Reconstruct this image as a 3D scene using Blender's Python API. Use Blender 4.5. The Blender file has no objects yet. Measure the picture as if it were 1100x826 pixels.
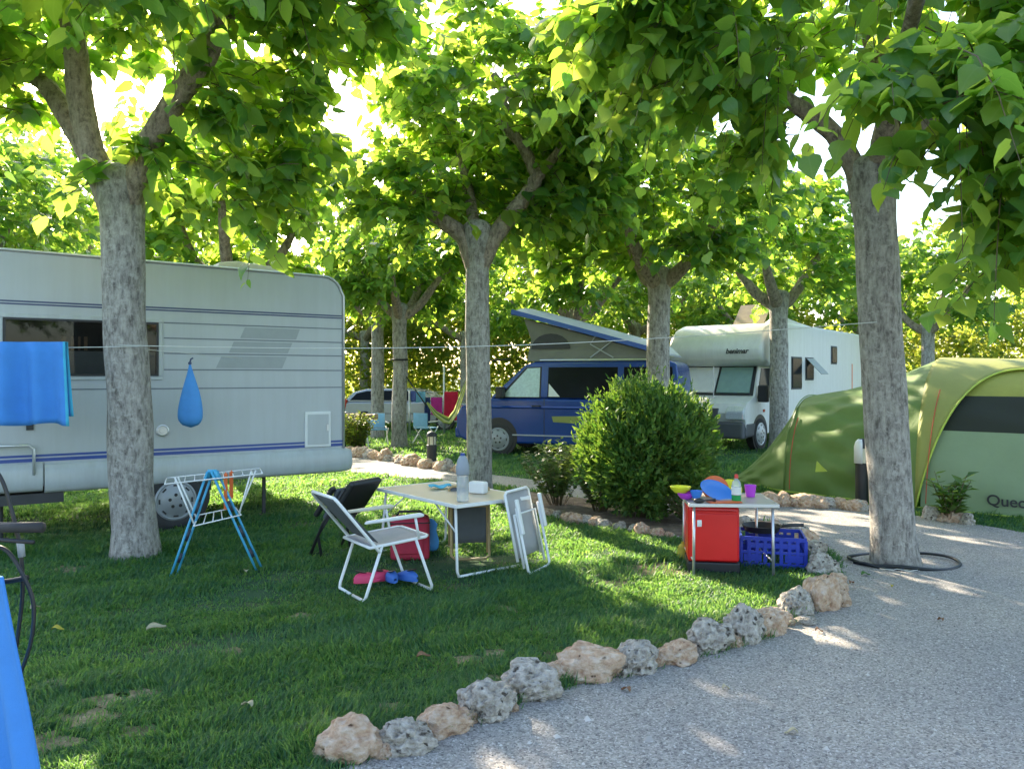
import bpy, bmesh, math, random
import numpy as np
from mathutils import Vector, Matrix, noise

# ------------------------------------------------------------------ camera, sky, sun, exposure
S = bpy.context.scene
C = S.collection
F, EYE, HZ = 850.0, 1.55, 405.0
cam_d = bpy.data.cameras.new("camera"); cam = bpy.data.objects.new("camera", cam_d); C.objects.link(cam)
cam.location = (0, 0, EYE); cam.rotation_euler = (math.radians(90), 0, 0)
cam_d.sensor_width = 36; cam_d.lens = 36 * F / 1100; cam_d.shift_y = -8 / 1100
cam_d.clip_start = 0.05; cam_d.clip_end = 2000
S.camera = cam
SUN_AZ, SUN_EL = math.radians(-27), math.radians(28)     # azimuth from +Y, negative = left
w = bpy.data.worlds.new("World"); S.world = w; w.use_nodes = True
wn = w.node_tree.nodes; wn.clear()
sky = wn.new("ShaderNodeTexSky"); sky.sky_type = 'NISHITA'; sky.sun_disc = False
sky.sun_elevation = SUN_EL; sky.sun_rotation = SUN_AZ; sky.air_density = 1.0; sky.dust_density = 2.0
bg = wn.new("ShaderNodeBackground"); bg.inputs[1].default_value = 0.15
wo = wn.new("ShaderNodeOutputWorld")
w.node_tree.links.new(sky.outputs[0], bg.inputs[0]); w.node_tree.links.new(bg.outputs[0], wo.inputs[0])
sd = bpy.data.lights.new("sun", 'SUN'); sun = bpy.data.objects.new("sun", sd); C.objects.link(sun)
sd.energy = 5.0; sd.angle = math.radians(0.6); sd.color = (1.0, 0.86, 0.66)
sdir = Vector((math.sin(SUN_AZ) * math.cos(SUN_EL), math.cos(SUN_AZ) * math.cos(SUN_EL), math.sin(SUN_EL)))
sun.rotation_euler = sdir.to_track_quat('Z', 'Y').to_euler(); sun.location = (-10, 20, 15)
S.view_settings.view_transform = 'Standard'; S.view_settings.look = 'None'
S.view_settings.exposure = 2.1; S.view_settings.gamma = 1; S.view_settings.use_curve_mapping = False
S.render.engine = 'CYCLES'
S.cycles.max_bounces = 12; S.cycles.diffuse_bounces = 8; S.cycles.transmission_bounces = 5
S.cycles.transparent_max_bounces = 8; S.cycles.use_denoising = True
S.cycles.caustics_reflective = False; S.cycles.caustics_refractive = False
PI = math.pi

def at(px, py, Y): return Vector(((px - 550) / F * Y, Y, EYE - (py - HZ) / F * Y))
def g(px, py):
    Y = EYE * F / (py - HZ); return Vector(((px - 550) / F * Y, Y, 0))

# ------------------------------------------------------------------ materials
def nmat(name):
    m = bpy.data.materials.new(name); m.use_nodes = True
    nt = m.node_tree; b = nt.nodes.get("Principled BSDF"); return m, nt, b
def lnk(nt, a, b): nt.links.new(a, b)
def pm(name, col, rough=0.5, var=0.12, scale=6.0, bump=0.0, bscale=60.0, metal=0.0, spec=0.5, trans=0.0):
    """principled material whose colour drifts a little with 3D noise, plus optional fine bump"""
    m, nt, b = nmat(name)
    tc = nt.nodes.new("ShaderNodeTexCoord")
    n = nt.nodes.new("ShaderNodeTexNoise"); n.inputs["Scale"].default_value = scale; n.inputs["Detail"].default_value = 6
    n.inputs["Roughness"].default_value = 0.65
    lnk(nt, tc.outputs["Object"], n.inputs["Vector"])
    r = nt.nodes.new("ShaderNodeValToRGB")
    r.color_ramp.elements[0].position = 0.3; r.color_ramp.elements[1].position = 0.7
    r.color_ramp.elements[0].color = [max(0, c * (1 - var)) for c in col] + [1]
    r.color_ramp.elements[1].color = [min(1, c * (1 + var)) for c in col] + [1]
    lnk(nt, n.outputs["Fac"], r.inputs[0]); lnk(nt, r.outputs[0], b.inputs["Base Color"])
    b.inputs["Roughness"].default_value = rough; b.inputs["Metallic"].default_value = metal
    b.inputs["Specular IOR Level"].default_value = spec
    mr = nt.nodes.new("ShaderNodeMapRange"); mr.inputs[3].default_value = max(0.02, rough - 0.08); mr.inputs[4].default_value = min(1, rough + 0.1)
    lnk(nt, n.outputs["Fac"], mr.inputs[0]); lnk(nt, mr.outputs[0], b.inputs["Roughness"])
    if bump > 0:
        n2 = nt.nodes.new("ShaderNodeTexNoise"); n2.inputs["Scale"].default_value = bscale; n2.inputs["Detail"].default_value = 4
        lnk(nt, tc.outputs["Object"], n2.inputs["Vector"])
        bp = nt.nodes.new("ShaderNodeBump"); bp.inputs["Strength"].default_value = bump; bp.inputs["Distance"].default_value = 0.01
        lnk(nt, n2.outputs["Fac"], bp.inputs["Height"]); lnk(nt, bp.outputs[0], b.inputs["Normal"])
    if trans > 0:
        t = nt.nodes.new("ShaderNodeBsdfTranslucent"); lnk(nt, r.outputs[0], t.inputs[0])
        mx = nt.nodes.new("ShaderNodeMixShader"); mx.inputs[0].default_value = trans
        out = nt.nodes.get("Material Output")
        lnk(nt, b.outputs[0], mx.inputs[1]); lnk(nt, t.outputs[0], mx.inputs[2]); lnk(nt, mx.outputs[0], out.inputs[0])
    return m

def leaf_mat(name, dark, mid, light, tl, rough=0.42, tfac=0.5, vein=False):
    m, nt, b = nmat(name)
    geo = nt.nodes.new("ShaderNodeNewGeometry")
    r = nt.nodes.new("ShaderNodeValToRGB"); e = r.color_ramp.elements
    e[0].position = 0; e[0].color = (*dark, 1); e[1].position = 1; e[1].color = (*light, 1)
    k = e.new(0.55); k.color = (*mid, 1)
    lnk(nt, geo.outputs["Random Per Island"], r.inputs[0]); lnk(nt, r.outputs[0], b.inputs["Base Color"])
    if vein:     # pale midrib and side veins, drawn in each leaf's own coordinates
        a = nt.nodes.new("ShaderNodeAttribute"); a.attribute_name = "leaf_xy"; sx = nt.nodes.new("ShaderNodeSeparateXYZ"); lnk(nt, a.outputs["Vector"], sx.inputs[0])
        def mth(op, x, y=None):
            n = nt.nodes.new("ShaderNodeMath"); n.operation = op
            for i, q in enumerate((x, y)):
                if q is None: continue
                if isinstance(q, (int, float)): n.inputs[i].default_value = q
                else: lnk(nt, q, n.inputs[i])
            return n.outputs[0]
        ay = mth('ABSOLUTE', sx.outputs[1]); mid_ = mth('LESS_THAN', ay, .022)
        ph = mth('FRACT', mth('MULTIPLY', mth('SUBTRACT', sx.outputs[0], mth('MULTIPLY', ay, .75)), 6.0)); sd_ = mth('MULTIPLY', mth('LESS_THAN', ph, .11), .55)
        vf = mth('MULTIPLY', mth('MAXIMUM', mid_, sd_), .55)
        mv = nt.nodes.new("ShaderNodeMix"); mv.data_type = 'RGBA'; mv.inputs[7].default_value = (.22, .30, .10, 1)
        lnk(nt, vf, mv.inputs[0]); lnk(nt, r.outputs[0], mv.inputs[6]); lnk(nt, mv.outputs[2], b.inputs["Base Color"])
        bp = nt.nodes.new("ShaderNodeBump"); bp.inputs["Strength"].default_value = .25; bp.inputs["Distance"].default_value = .004; bp.invert = True
        lnk(nt, vf, bp.inputs["Height"]); lnk(nt, bp.outputs[0], b.inputs["Normal"])
    b.inputs["Roughness"].default_value = rough; b.inputs["Specular IOR Level"].default_value = 0.5
    t = nt.nodes.new("ShaderNodeBsdfTranslucent")
    r2 = nt.nodes.new("ShaderNodeValToRGB"); e2 = r2.color_ramp.elements
    e2[0].color = (tl[0] * .6, tl[1] * .75, tl[2] * .6, 1); e2[1].color = (tl[0] * 1.5, tl[1] * 1.15, tl[2] * 1.2, 1)
    lnk(nt, geo.outputs["Random Per Island"], r2.inputs[0]); lnk(nt, r2.outputs[0], t.inputs[0])
    mx = nt.nodes.new("ShaderNodeMixShader"); mx.inputs[0].default_value = tfac
    lnk(nt, b.outputs[0], mx.inputs[1]); lnk(nt, t.outputs[0], mx.inputs[2])
    lnk(nt, mx.outputs[0], nt.nodes.get("Material Output").inputs[0])
    return m

M = {}
M['leaf'] = leaf_mat("mulberry_leaf", (.035, .115, .05), (.065, .175, .045), (.14, .23, .045), (.46, .74, .08), vein=True, rough=.34, tfac=.58)
M['leaf_far'] = leaf_mat("far_leaf", (.045, .13, .04), (.08, .18, .045), (.15, .24, .05), (.46, .72, .09), tfac=.56)
M['hedge'] = leaf_mat("hedge_leaf", (.05, .11, .025), (.09, .16, .03), (.16, .21, .04), (.50, .62, .08), tfac=.58)
M['thuja'] = leaf_mat("thuja_leaf", (.03, .09, .02), (.07, .17, .03), (.16, .27, .045), (.2, .38, .04), rough=.6, tfac=.35)
M['rose'] = leaf_mat("rose_leaf", (.05, .11, .035), (.09, .16, .05), (.15, .22, .07), (.22, .36, .07))
M['laurel'] = leaf_mat("laurel_leaf", (.04, .11, .02), (.07, .16, .03), (.12, .22, .04), (.2, .36, .05), rough=.3)
M['grass'] = leaf_mat("grass_blade", (.010, .070, .042), (.018, .112, .058), (.06, .165, .075), (.25, .50, .09), rough=.5, tfac=.5)

def bark_mat(nm="mulberry_bark", tint=(1, 1, 1)):
    m, nt, b = nmat(nm)
    tc = nt.nodes.new("ShaderNodeTexCoord"); mp = nt.nodes.new("ShaderNodeMapping")
    mp.inputs["Scale"].default_value = (24, 24, 8); lnk(nt, tc.outputs["Object"], mp.inputs[0])
    n = nt.nodes.new("ShaderNodeTexNoise"); n.inputs["Scale"].default_value = 1.0; n.inputs["Detail"].default_value = 9; n.inputs["Roughness"].default_value = .72
    lnk(nt, mp.outputs[0], n.inputs[0])
    mp2 = nt.nodes.new("ShaderNodeMapping"); mp2.inputs["Scale"].default_value = (10, 10, 13); lnk(nt, tc.outputs["Object"], mp2.inputs[0])
    n2 = nt.nodes.new("ShaderNodeTexNoise"); n2.inputs["Scale"].default_value = 1.6; n2.inputs["Detail"].default_value = 8; n2.inputs["Roughness"].default_value = .75
    lnk(nt, mp2.outputs[0], n2.inputs[0])
    r = nt.nodes.new("ShaderNodeValToRGB"); e = r.color_ramp.elements
    e[0].position = .36; e[0].color = (.13 * tint[0], .115 * tint[1], .10 * tint[2], 1); e[1].position = .66; e[1].color = (.52 * tint[0], .485 * tint[1], .43 * tint[2], 1)
    k = e.new(.5); k.color = (.34 * tint[0], .312 * tint[1], .28 * tint[2], 1)
    lnk(nt, n.outputs["Fac"], r.inputs[0])
    r2 = nt.nodes.new("ShaderNodeValToRGB"); r2.color_ramp.elements[0].position = .52; r2.color_ramp.elements[1].position = .62
    lnk(nt, n2.outputs["Fac"], r2.inputs[0])
    mx = nt.nodes.new("ShaderNodeMix"); mx.data_type = 'RGBA'; mx.inputs[7].default_value = (.60 * tint[0], .56 * tint[1], .51 * tint[2], 1)
    mt = nt.nodes.new("ShaderNodeMath"); mt.operation = 'MULTIPLY'; mt.inputs[1].default_value = .55
    lnk(nt, r2.outputs[0], mt.inputs[0]); lnk(nt, mt.outputs[0], mx.inputs[0]); lnk(nt, r.outputs[0], mx.inputs[6])
    lnk(nt, mx.outputs[2], b.inputs["Base Color"]); b.inputs["Roughness"].default_value = .9
    ad = nt.nodes.new("ShaderNodeMath"); ad.operation = 'ADD'; lnk(nt, n.outputs["Fac"], ad.inputs[0]); lnk(nt, n2.outputs["Fac"], ad.inputs[1])
    bp = nt.nodes.new("ShaderNodeBump"); bp.inputs["Strength"].default_value = .9; bp.inputs["Distance"].default_value = .025
    lnk(nt, ad.outputs[0], bp.inputs["Height"]); lnk(nt, bp.outputs[0], b.inputs["Normal"])
    return m
M['bark'] = bark_mat(); M['limb_bark'] = bark_mat("young_limb_bark", (.92, .80, .70))
M['twig'] = pm("twig", (.12, .09, .045), .8)

def gravel_mat():
    m, nt, b = nmat("gravel")
    tc = nt.nodes.new("ShaderNodeTexCoord")
    v = nt.nodes.new("ShaderNodeTexVoronoi"); v.inputs["Scale"].default_value = 115; lnk(nt, tc.outputs["Object"], v.inputs[0])
    r = nt.nodes.new("ShaderNodeValToRGB"); e = r.color_ramp.elements
    e[0].position = 0; e[0].color = (.15, .14, .132, 1); e[1].position = 1; e[1].color = (.50, .475, .44, 1)
    k = e.new(.25); k.color = (.27, .255, .236, 1); k = e.new(.8); k.color = (.38, .36, .333, 1)
    sp = nt.nodes.new("ShaderNodeSeparateColor"); lnk(nt, v.outputs["Color"], sp.inputs[0]); lnk(nt, sp.outputs[0], r.inputs[0])
    n = nt.nodes.new("ShaderNodeTexNoise"); n.inputs["Scale"].default_value = .9; n.inputs["Detail"].default_value = 6; lnk(nt, tc.outputs["Object"], n.inputs[0])
    r2 = nt.nodes.new("ShaderNodeValToRGB"); r2.color_ramp.elements[0].position = .35; r2.color_ramp.elements[1].position = .7
    r2.color_ramp.elements[0].color = (.84, .84, .85, 1); r2.color_ramp.elements[1].color = (1.1, 1.06, 1.0, 1)
    lnk(nt, n.outputs["Fac"], r2.inputs[0])
    mx = nt.nodes.new("ShaderNodeMix"); mx.data_type = 'RGBA'; mx.blend_type = 'MULTIPLY'; mx.inputs[0].default_value = 1
    lnk(nt, r.outputs[0], mx.inputs[6]); lnk(nt, r2.outputs[0], mx.inputs[7]); lnk(nt, mx.outputs[2], b.inputs["Base Color"])
    b.inputs["Roughness"].default_value = .9
    bp = nt.nodes.new("ShaderNodeBump"); bp.inputs["Strength"].default_value = .45; bp.inputs["Distance"].default_value = .006; bp.invert = True
    lnk(nt, v.outputs["Distance"], bp.inputs["Height"]); lnk(nt, bp.outputs[0], b.inputs["Normal"])
    return m
M['gravel'] = gravel_mat()
def soil_mat(name, c0, c1, c2, sc=3):
    m, nt, b = nmat(name)
    tc = nt.nodes.new("ShaderNodeTexCoord"); n = nt.nodes.new("ShaderNodeTexNoise"); n.inputs["Scale"].default_value = sc; n.inputs["Detail"].default_value = 12; n.inputs["Roughness"].default_value = .75
    lnk(nt, tc.outputs["Object"], n.inputs[0])
    r = nt.nodes.new("ShaderNodeValToRGB"); e = r.color_ramp.elements
    e[0].position = .35; e[0].color = (*c0, 1); e[1].position = .68; e[1].color = (*c2, 1); k = e.new(.52); k.color = (*c1, 1)
    lnk(nt, n.outputs["Fac"], r.inputs[0]); lnk(nt, r.outputs[0], b.inputs["Base Color"]); b.inputs["Roughness"].default_value = .95
    n2 = nt.nodes.new("ShaderNodeTexNoise"); n2.inputs["Scale"].default_value = 70; n2.inputs["Detail"].default_value = 5; lnk(nt, tc.outputs["Object"], n2.inputs[0])
    bp = nt.nodes.new("ShaderNodeBump"); bp.inputs["Strength"].default_value = .8; bp.inputs["Distance"].default_value = .02
    lnk(nt, n2.outputs["Fac"], bp.inputs["Height"]); lnk(nt, bp.outputs[0], b.inputs["Normal"])
    return m
M['turf'] = soil_mat("turf_soil", (.012, .06, .016), (.03, .085, .025), (.15, .13, .065), 1.6)
M['dry_turf'] = soil_mat("dry_turf", (.10, .10, .035), (.26, .21, .11), (.42, .34, .20), 9)
M['soil'] = soil_mat("bed_soil", (.10, .07, .05), (.2, .145, .10), (.32, .25, .18), 6)
def rock_mat(name, cols, sc, pit, pit_scale):
    m, nt, b = nmat(name)
    tc = nt.nodes.new("ShaderNodeTexCoord"); n = nt.nodes.new("ShaderNodeTexNoise"); n.inputs["Scale"].default_value = sc; n.inputs["Detail"].default_value = 8; n.inputs["Roughness"].default_value = .62
    lnk(nt, tc.outputs["Object"], n.inputs[0])
    r = nt.nodes.new("ShaderNodeValToRGB"); e = r.color_ramp.elements
    e[0].position = .33; e[0].color = (*cols[0], 1); e[1].position = .66; e[1].color = (*cols[2], 1); k = e.new(.5); k.color = (*cols[1], 1)
    lnk(nt, n.outputs["Fac"], r.inputs[0])
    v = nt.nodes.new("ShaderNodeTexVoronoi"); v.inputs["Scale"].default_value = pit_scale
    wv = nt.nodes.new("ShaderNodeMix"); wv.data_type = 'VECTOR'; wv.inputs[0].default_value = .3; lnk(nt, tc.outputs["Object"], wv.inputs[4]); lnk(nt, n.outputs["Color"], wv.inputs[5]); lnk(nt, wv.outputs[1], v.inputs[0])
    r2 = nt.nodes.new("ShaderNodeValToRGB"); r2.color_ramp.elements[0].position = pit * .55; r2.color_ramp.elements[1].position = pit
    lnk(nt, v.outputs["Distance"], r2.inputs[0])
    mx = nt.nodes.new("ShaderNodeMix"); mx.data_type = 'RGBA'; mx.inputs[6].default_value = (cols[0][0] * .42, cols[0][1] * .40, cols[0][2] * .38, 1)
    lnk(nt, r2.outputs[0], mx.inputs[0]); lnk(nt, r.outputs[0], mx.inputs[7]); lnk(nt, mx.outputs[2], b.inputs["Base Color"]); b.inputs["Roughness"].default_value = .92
    ad = nt.nodes.new("ShaderNodeMath"); ad.operation = 'MULTIPLY_ADD'; ad.inputs[1].default_value = .8; lnk(nt, r2.outputs[0], ad.inputs[0]); lnk(nt, n.outputs["Fac"], ad.inputs[2])
    bp = nt.nodes.new("ShaderNodeBump"); bp.inputs["Strength"].default_value = .9; bp.inputs["Distance"].default_value = .05
    lnk(nt, ad.outputs[0], bp.inputs["Height"]); lnk(nt, bp.outputs[0], b.inputs["Normal"])
    return m
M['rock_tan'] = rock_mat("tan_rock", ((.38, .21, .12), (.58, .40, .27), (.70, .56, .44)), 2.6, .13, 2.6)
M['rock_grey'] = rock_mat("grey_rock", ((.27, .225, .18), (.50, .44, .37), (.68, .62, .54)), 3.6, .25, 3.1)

M['cara'] = pm("caravan_skin", (.47, .495, .51), .38, .04, 1.3, .06, 180)
def streaks(m, amt):
    # rain streaks and grime running down the skin
    nt = m.node_tree; b = nt.nodes.get("Principled BSDF"); src = b.inputs["Base Color"].links[0].from_socket
    tc = nt.nodes.new("ShaderNodeTexCoord"); mp = nt.nodes.new("ShaderNodeMapping"); mp.inputs["Scale"].default_value = (7, 7, .5); lnk(nt, tc.outputs["Object"], mp.inputs[0])
    n = nt.nodes.new("ShaderNodeTexNoise"); n.inputs["Scale"].default_value = 1.5; n.inputs["Detail"].default_value = 7; n.inputs["Roughness"].default_value = .7; lnk(nt, mp.outputs[0], n.inputs[0])
    r = nt.nodes.new("ShaderNodeValToRGB"); r.color_ramp.elements[0].position = .36; r.color_ramp.elements[1].position = .6
    r.color_ramp.elements[0].color = (1 - amt, 1 - amt * 1.1, 1 - amt * 1.3, 1); r.color_ramp.elements[1].color = (1, 1, 1, 1); lnk(nt, n.outputs["Fac"], r.inputs[0])
    mx = nt.nodes.new("ShaderNodeMix"); mx.data_type = 'RGBA'; mx.blend_type = 'MULTIPLY'; mx.inputs[0].default_value = 1
    lnk(nt, src, mx.inputs[6]); lnk(nt, r.outputs[0], mx.inputs[7]); lnk(nt, mx.outputs[2], b.inputs["Base Color"])
streaks(M['cara'], .05)
M['cara_groove'] = pm("caravan_groove", (.16, .18, .21), .5, .1)
M['cara_skirt'] = pm("caravan_skirt", (.47, .50, .51), .3, .04)
M['grey_print'] = pm("grey_print", (.33, .355, .365), .45, .06)
M['blue_print'] = pm("blue_print", (.035, .075, .30), .35, .08)
M['navy_print'] = pm("navy_print", (.05, .07, .16), .4, .1)
M['alu'] = pm("aluminium", (.62, .63, .64), .38, .05, metal=.7)
M['white_plastic'] = pm("white_plastic", (.72, .73, .72), .4, .04)
M['cream_plastic'] = pm("cream_plastic", (.62, .58, .46), .5, .06)
M['white_tube'] = pm("white_tube", (.78, .78, .76), .35, .05)
M['black'] = pm("black_plastic", (.018, .018, .02), .45, .2)
M['dark'] = pm("dark_metal", (.035, .036, .04), .5, .2)
M['rubber'] = pm("rubber", (.035, .035, .036), .8, .2, bump=.2)
M['hub'] = pm("hubcap_grey", (.30, .315, .33), .4, .08, metal=.2)
M['glass_dark'] = pm("dark_glass", (.010, .012, .014), .12, .1, spec=.08)
def pane_mat(name, tint, gloss=.25):
    m, nt, b = nmat(name)
    tr = nt.nodes.new("ShaderNodeBsdfTransparent"); tr.inputs[0].default_value = (*tint, 1)
    gl = nt.nodes.new("ShaderNodeBsdfGlossy"); gl.inputs["Roughness"].default_value = .03
    fr = nt.nodes.new("ShaderNodeFresnel"); fr.inputs[0].default_value = 1.5
    ad = nt.nodes.new("ShaderNodeMath"); ad.operation = 'ADD'; ad.inputs[1].default_value = gloss
    ad.inputs[1].default_value = gloss; hf = nt.nodes.new("ShaderNodeMath"); hf.operation = 'MULTIPLY'; hf.inputs[1].default_value = .45
    lnk(nt, fr.outputs[0], hf.inputs[0]); lnk(nt, hf.outputs[0], ad.inputs[0])
    mx = nt.nodes.new("ShaderNodeMixShader"); lnk(nt, ad.outputs[0], mx.inputs[0]); lnk(nt, tr.outputs[0], mx.inputs[1]); lnk(nt, gl.outputs[0], mx.inputs[2])
    lnk(nt, mx.outputs[0], nt.nodes.get("Material Output").inputs[0]); return m
M['pane'] = pane_mat("window_pane", (.62, .62, .60), .0)
def clear_mat():
    m = pane_mat("clear_plastic", (.90, .94, .97), .06); nt = m.node_tree; out = nt.nodes.get("Material Output"); src = out.inputs[0].links[0].from_socket
    d = nt.nodes.new("ShaderNodeBsdfDiffuse"); d.inputs[0].default_value = (.75, .78, .80, 1)
    mx = nt.nodes.new("ShaderNodeMixShader"); mx.inputs[0].default_value = .3; lnk(nt, src, mx.inputs[1]); lnk(nt, d.outputs[0], mx.inputs[2]); lnk(nt, mx.outputs[0], out.inputs[0]); return m
M['clear'] = clear_mat()
M['curtain'] = pm("curtain", (.30, .20, .14), .9, .3, 14)
M['blind'] = pm("window_blind", (.30, .33, .37), .6, .08)
M['bus_blue'] = pm("van_blue", (.013, .052, .24), .18, .06, 3, spec=.6)
M['canvas'] = pm("popup_canvas", (.20, .20, .18), .85, .1, 5, .2)
M['roof_grey'] = pm("roof_grey", (.42, .44, .46), .4, .05)
M['roof_blue'] = pm("roof_blue", (.03, .10, .42), .35, .05)
M['sunshade'] = pm("silver_sunshade", (.45, .56, .52), .3, .18, 22, .6, 24, metal=.35)
M['moto'] = pm("motorhome_white", (.74, .74, .71), .35, .03)
M['bumper'] = pm("grey_bumper", (.10, .105, .11), .6, .08)
M['shade_teal'] = pm("windscreen_blind", (.22, .34, .31), .5, .08)
M['tent'] = pm("tent_green", (.20, .31, .085), .5, .06, 4, .25, 35, trans=.3)
M['tent_light'] = pm("tent_olive", (.44, .46, .13), .55, .06, 4, .2, 35, trans=.35)
M['tent_pale'] = pm("tent_pale", (.33, .44, .27), .6, .05, 3, .2, 30, trans=.3)
M['tent_mesh'] = pm("tent_mesh", (.022, .028, .02), .8, .1)
M['tent_band'] = pm("tent_band", (.46, .47, .10), .6, .08, trans=.35)
M['tent_edge'] = pm("tent_edge", (.45, .56, .08), .6)
M['towel_blue'] = pm("blue_towel", (.06, .25, .66), .9, .07, 6, .35, 220)
M['bag_blue'] = pm("blue_bag", (.07, .29, .68), .7, .08, 8, .2, 60)
M['rack_blue'] = pm("rack_blue", (.06, .36, .58), .4, .08)
M['rack_dark'] = pm("rack_dark", (.03, .035, .045), .5)
M['orange'] = pm("orange_plastic", (.72, .14, .03), .45, .08)
M['chair_grey'] = pm("chair_fabric", (.115, .125, .135), .85, .1, 10, .3, 240)
M['chair_seat'] = pm("chair_seat_fabric", (.40, .375, .36), .85, .08, 10, .3, 240)
M['chair_tan'] = pm("chair_tan_frame", (.42, .30, .14), .6, .1)
M['chair_light'] = pm("light_fabric", (.36, .36, .36), .85, .06, 10, .3, 240)
M['tabletop'] = pm("table_laminate", (.62, .50, .36), .32, .06, 5)
M['table_grey'] = pm("table_grey", (.42, .38, .33), .4, .08, 5)
M['cooler_red'] = pm("cooler_red", (.40, .02, .05), .7, .12, 8, .3, 150)
M['fridge_red'] = pm("fridge_red", (.72, .012, .015), .32, .05, 3)
M['crate_blue'] = pm("crate_blue", (.018, .045, .42), .4, .08)
M['pink'] = pm("pink_rubber", (.75, .06, .16), .6, .08)
M['shoe_blue'] = pm("shoe_blue", (.05, .16, .55), .6, .1)
M['cyan'] = pm("cyan_cloth", (.10, .45, .62), .8, .1)
M['purple'] = pm("purple_plastic", (.52, .06, .62), .4, .06)
M['yellow'] = pm("yellow_plastic", (.72, .72, .04), .4, .06)
M['bowl_blue'] = pm("bowl_blue", (.05, .22, .68), .4, .06)
M['soap'] = pm("green_soap", (.02, .30, .08), .15, .05)
M['label_white'] = pm("label_white", (.72, .72, .70), .5, .05)
M['red'] = pm("red_cap", (.70, .05, .03), .4)
M['car_silver'] = pm("car_silver", (.34, .36, .38), .22, .05, metal=.4)
M['taillight'] = pm("tail_light", (.42, .03, .015), .2)
M['towel_navy'] = pm("navy_towel", (.02, .035, .12), .9)
M['towel_pink'] = pm("pink_towel", (.62, .04, .32), .9, trans=.2)
M['towel_red'] = pm("red_towel", (.70, .02, .07), .9, trans=.2)
M['cloth_sky'] = pm("sky_cloth", (.22, .48, .70), .9, trans=.2)
M['hub_white'] = pm("hub_white", (.66, .67, .68), .4, metal=.2)
M['wood'] = pm("weathered_wood", (.36, .27, .19), .8, .2, 12)
M['wood_shade'] = pm("brown_hatch", (.34, .25, .16), .6, .2, 5)
M['string'] = pm("white_string", (.62, .62, .58), .7)
M['strap_red'] = pm("red_strap", (.55, .09, .05), .7)
M['lamp_warm'] = pm("lamp_lens", (.62, .58, .44), .3, .1)
M['dead_leaf'] = pm("dead_leaf", (.52, .46, .30), .8, .25, 20, trans=.2)
M['dead_leaf_brown'] = pm("brown_leaf", (.24, .12, .06), .8, .25, 20)
M['dead_leaf_yellow'] = pm("yellow_leaf", (.55, .45, .06), .7, .2, 20, trans=.2)
M['leaf_green'] = pm("green_leaf", (.08, .20, .03), .6, .2, 20, trans=.2)
M['trim_cyan'] = pm("towel_trim", (.06, .42, .62), .9)
M['lens'] = pm("headlight_lens", (.55, .57, .58), .08, .15, 40, spec=.9)
M['hose'] = pm("black_hose", (.012, .016, .02), .35, .1)

streaks(M['moto'], .07); streaks(M['cara_skirt'], .10)
# striped hammock cloth
def stripe_mat():
    m, nt, b = nmat("striped_hammock_cloth")
    tc = nt.nodes.new("ShaderNodeTexCoord"); sp = nt.nodes.new("ShaderNodeSeparateXYZ"); lnk(nt, tc.outputs["Object"], sp.inputs[0])
    at_ = nt.nodes.new("ShaderNodeUVMap")
    sp2 = nt.nodes.new("ShaderNodeSeparateXYZ"); lnk(nt, at_.outputs[0], sp2.inputs[0])
    r = nt.nodes.new("ShaderNodeValToRGB"); r.color_ramp.interpolation = 'CONSTANT'; e = r.color_ramp.elements
    e[0].position = 0; e[0].color = (.42, .44, .10, 1); e[1].position = .3; e[1].color = (.10, .16, .05, 1)
    for p, c in ((.45, (.42, .44, .10, 1)), (.6, (.55, .52, .26, 1)), (.75, (.12, .18, .05, 1)), (.87, (.42, .44, .10, 1))):
        k = e.new(p); k.color = c
    lnk(nt, sp2.outputs[1], r.inputs[0]); lnk(nt, r.outputs[0], b.inputs["Base Color"]); b.inputs["Roughness"].default_value = .9
    return m
M['hammock'] = stripe_mat()

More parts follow.
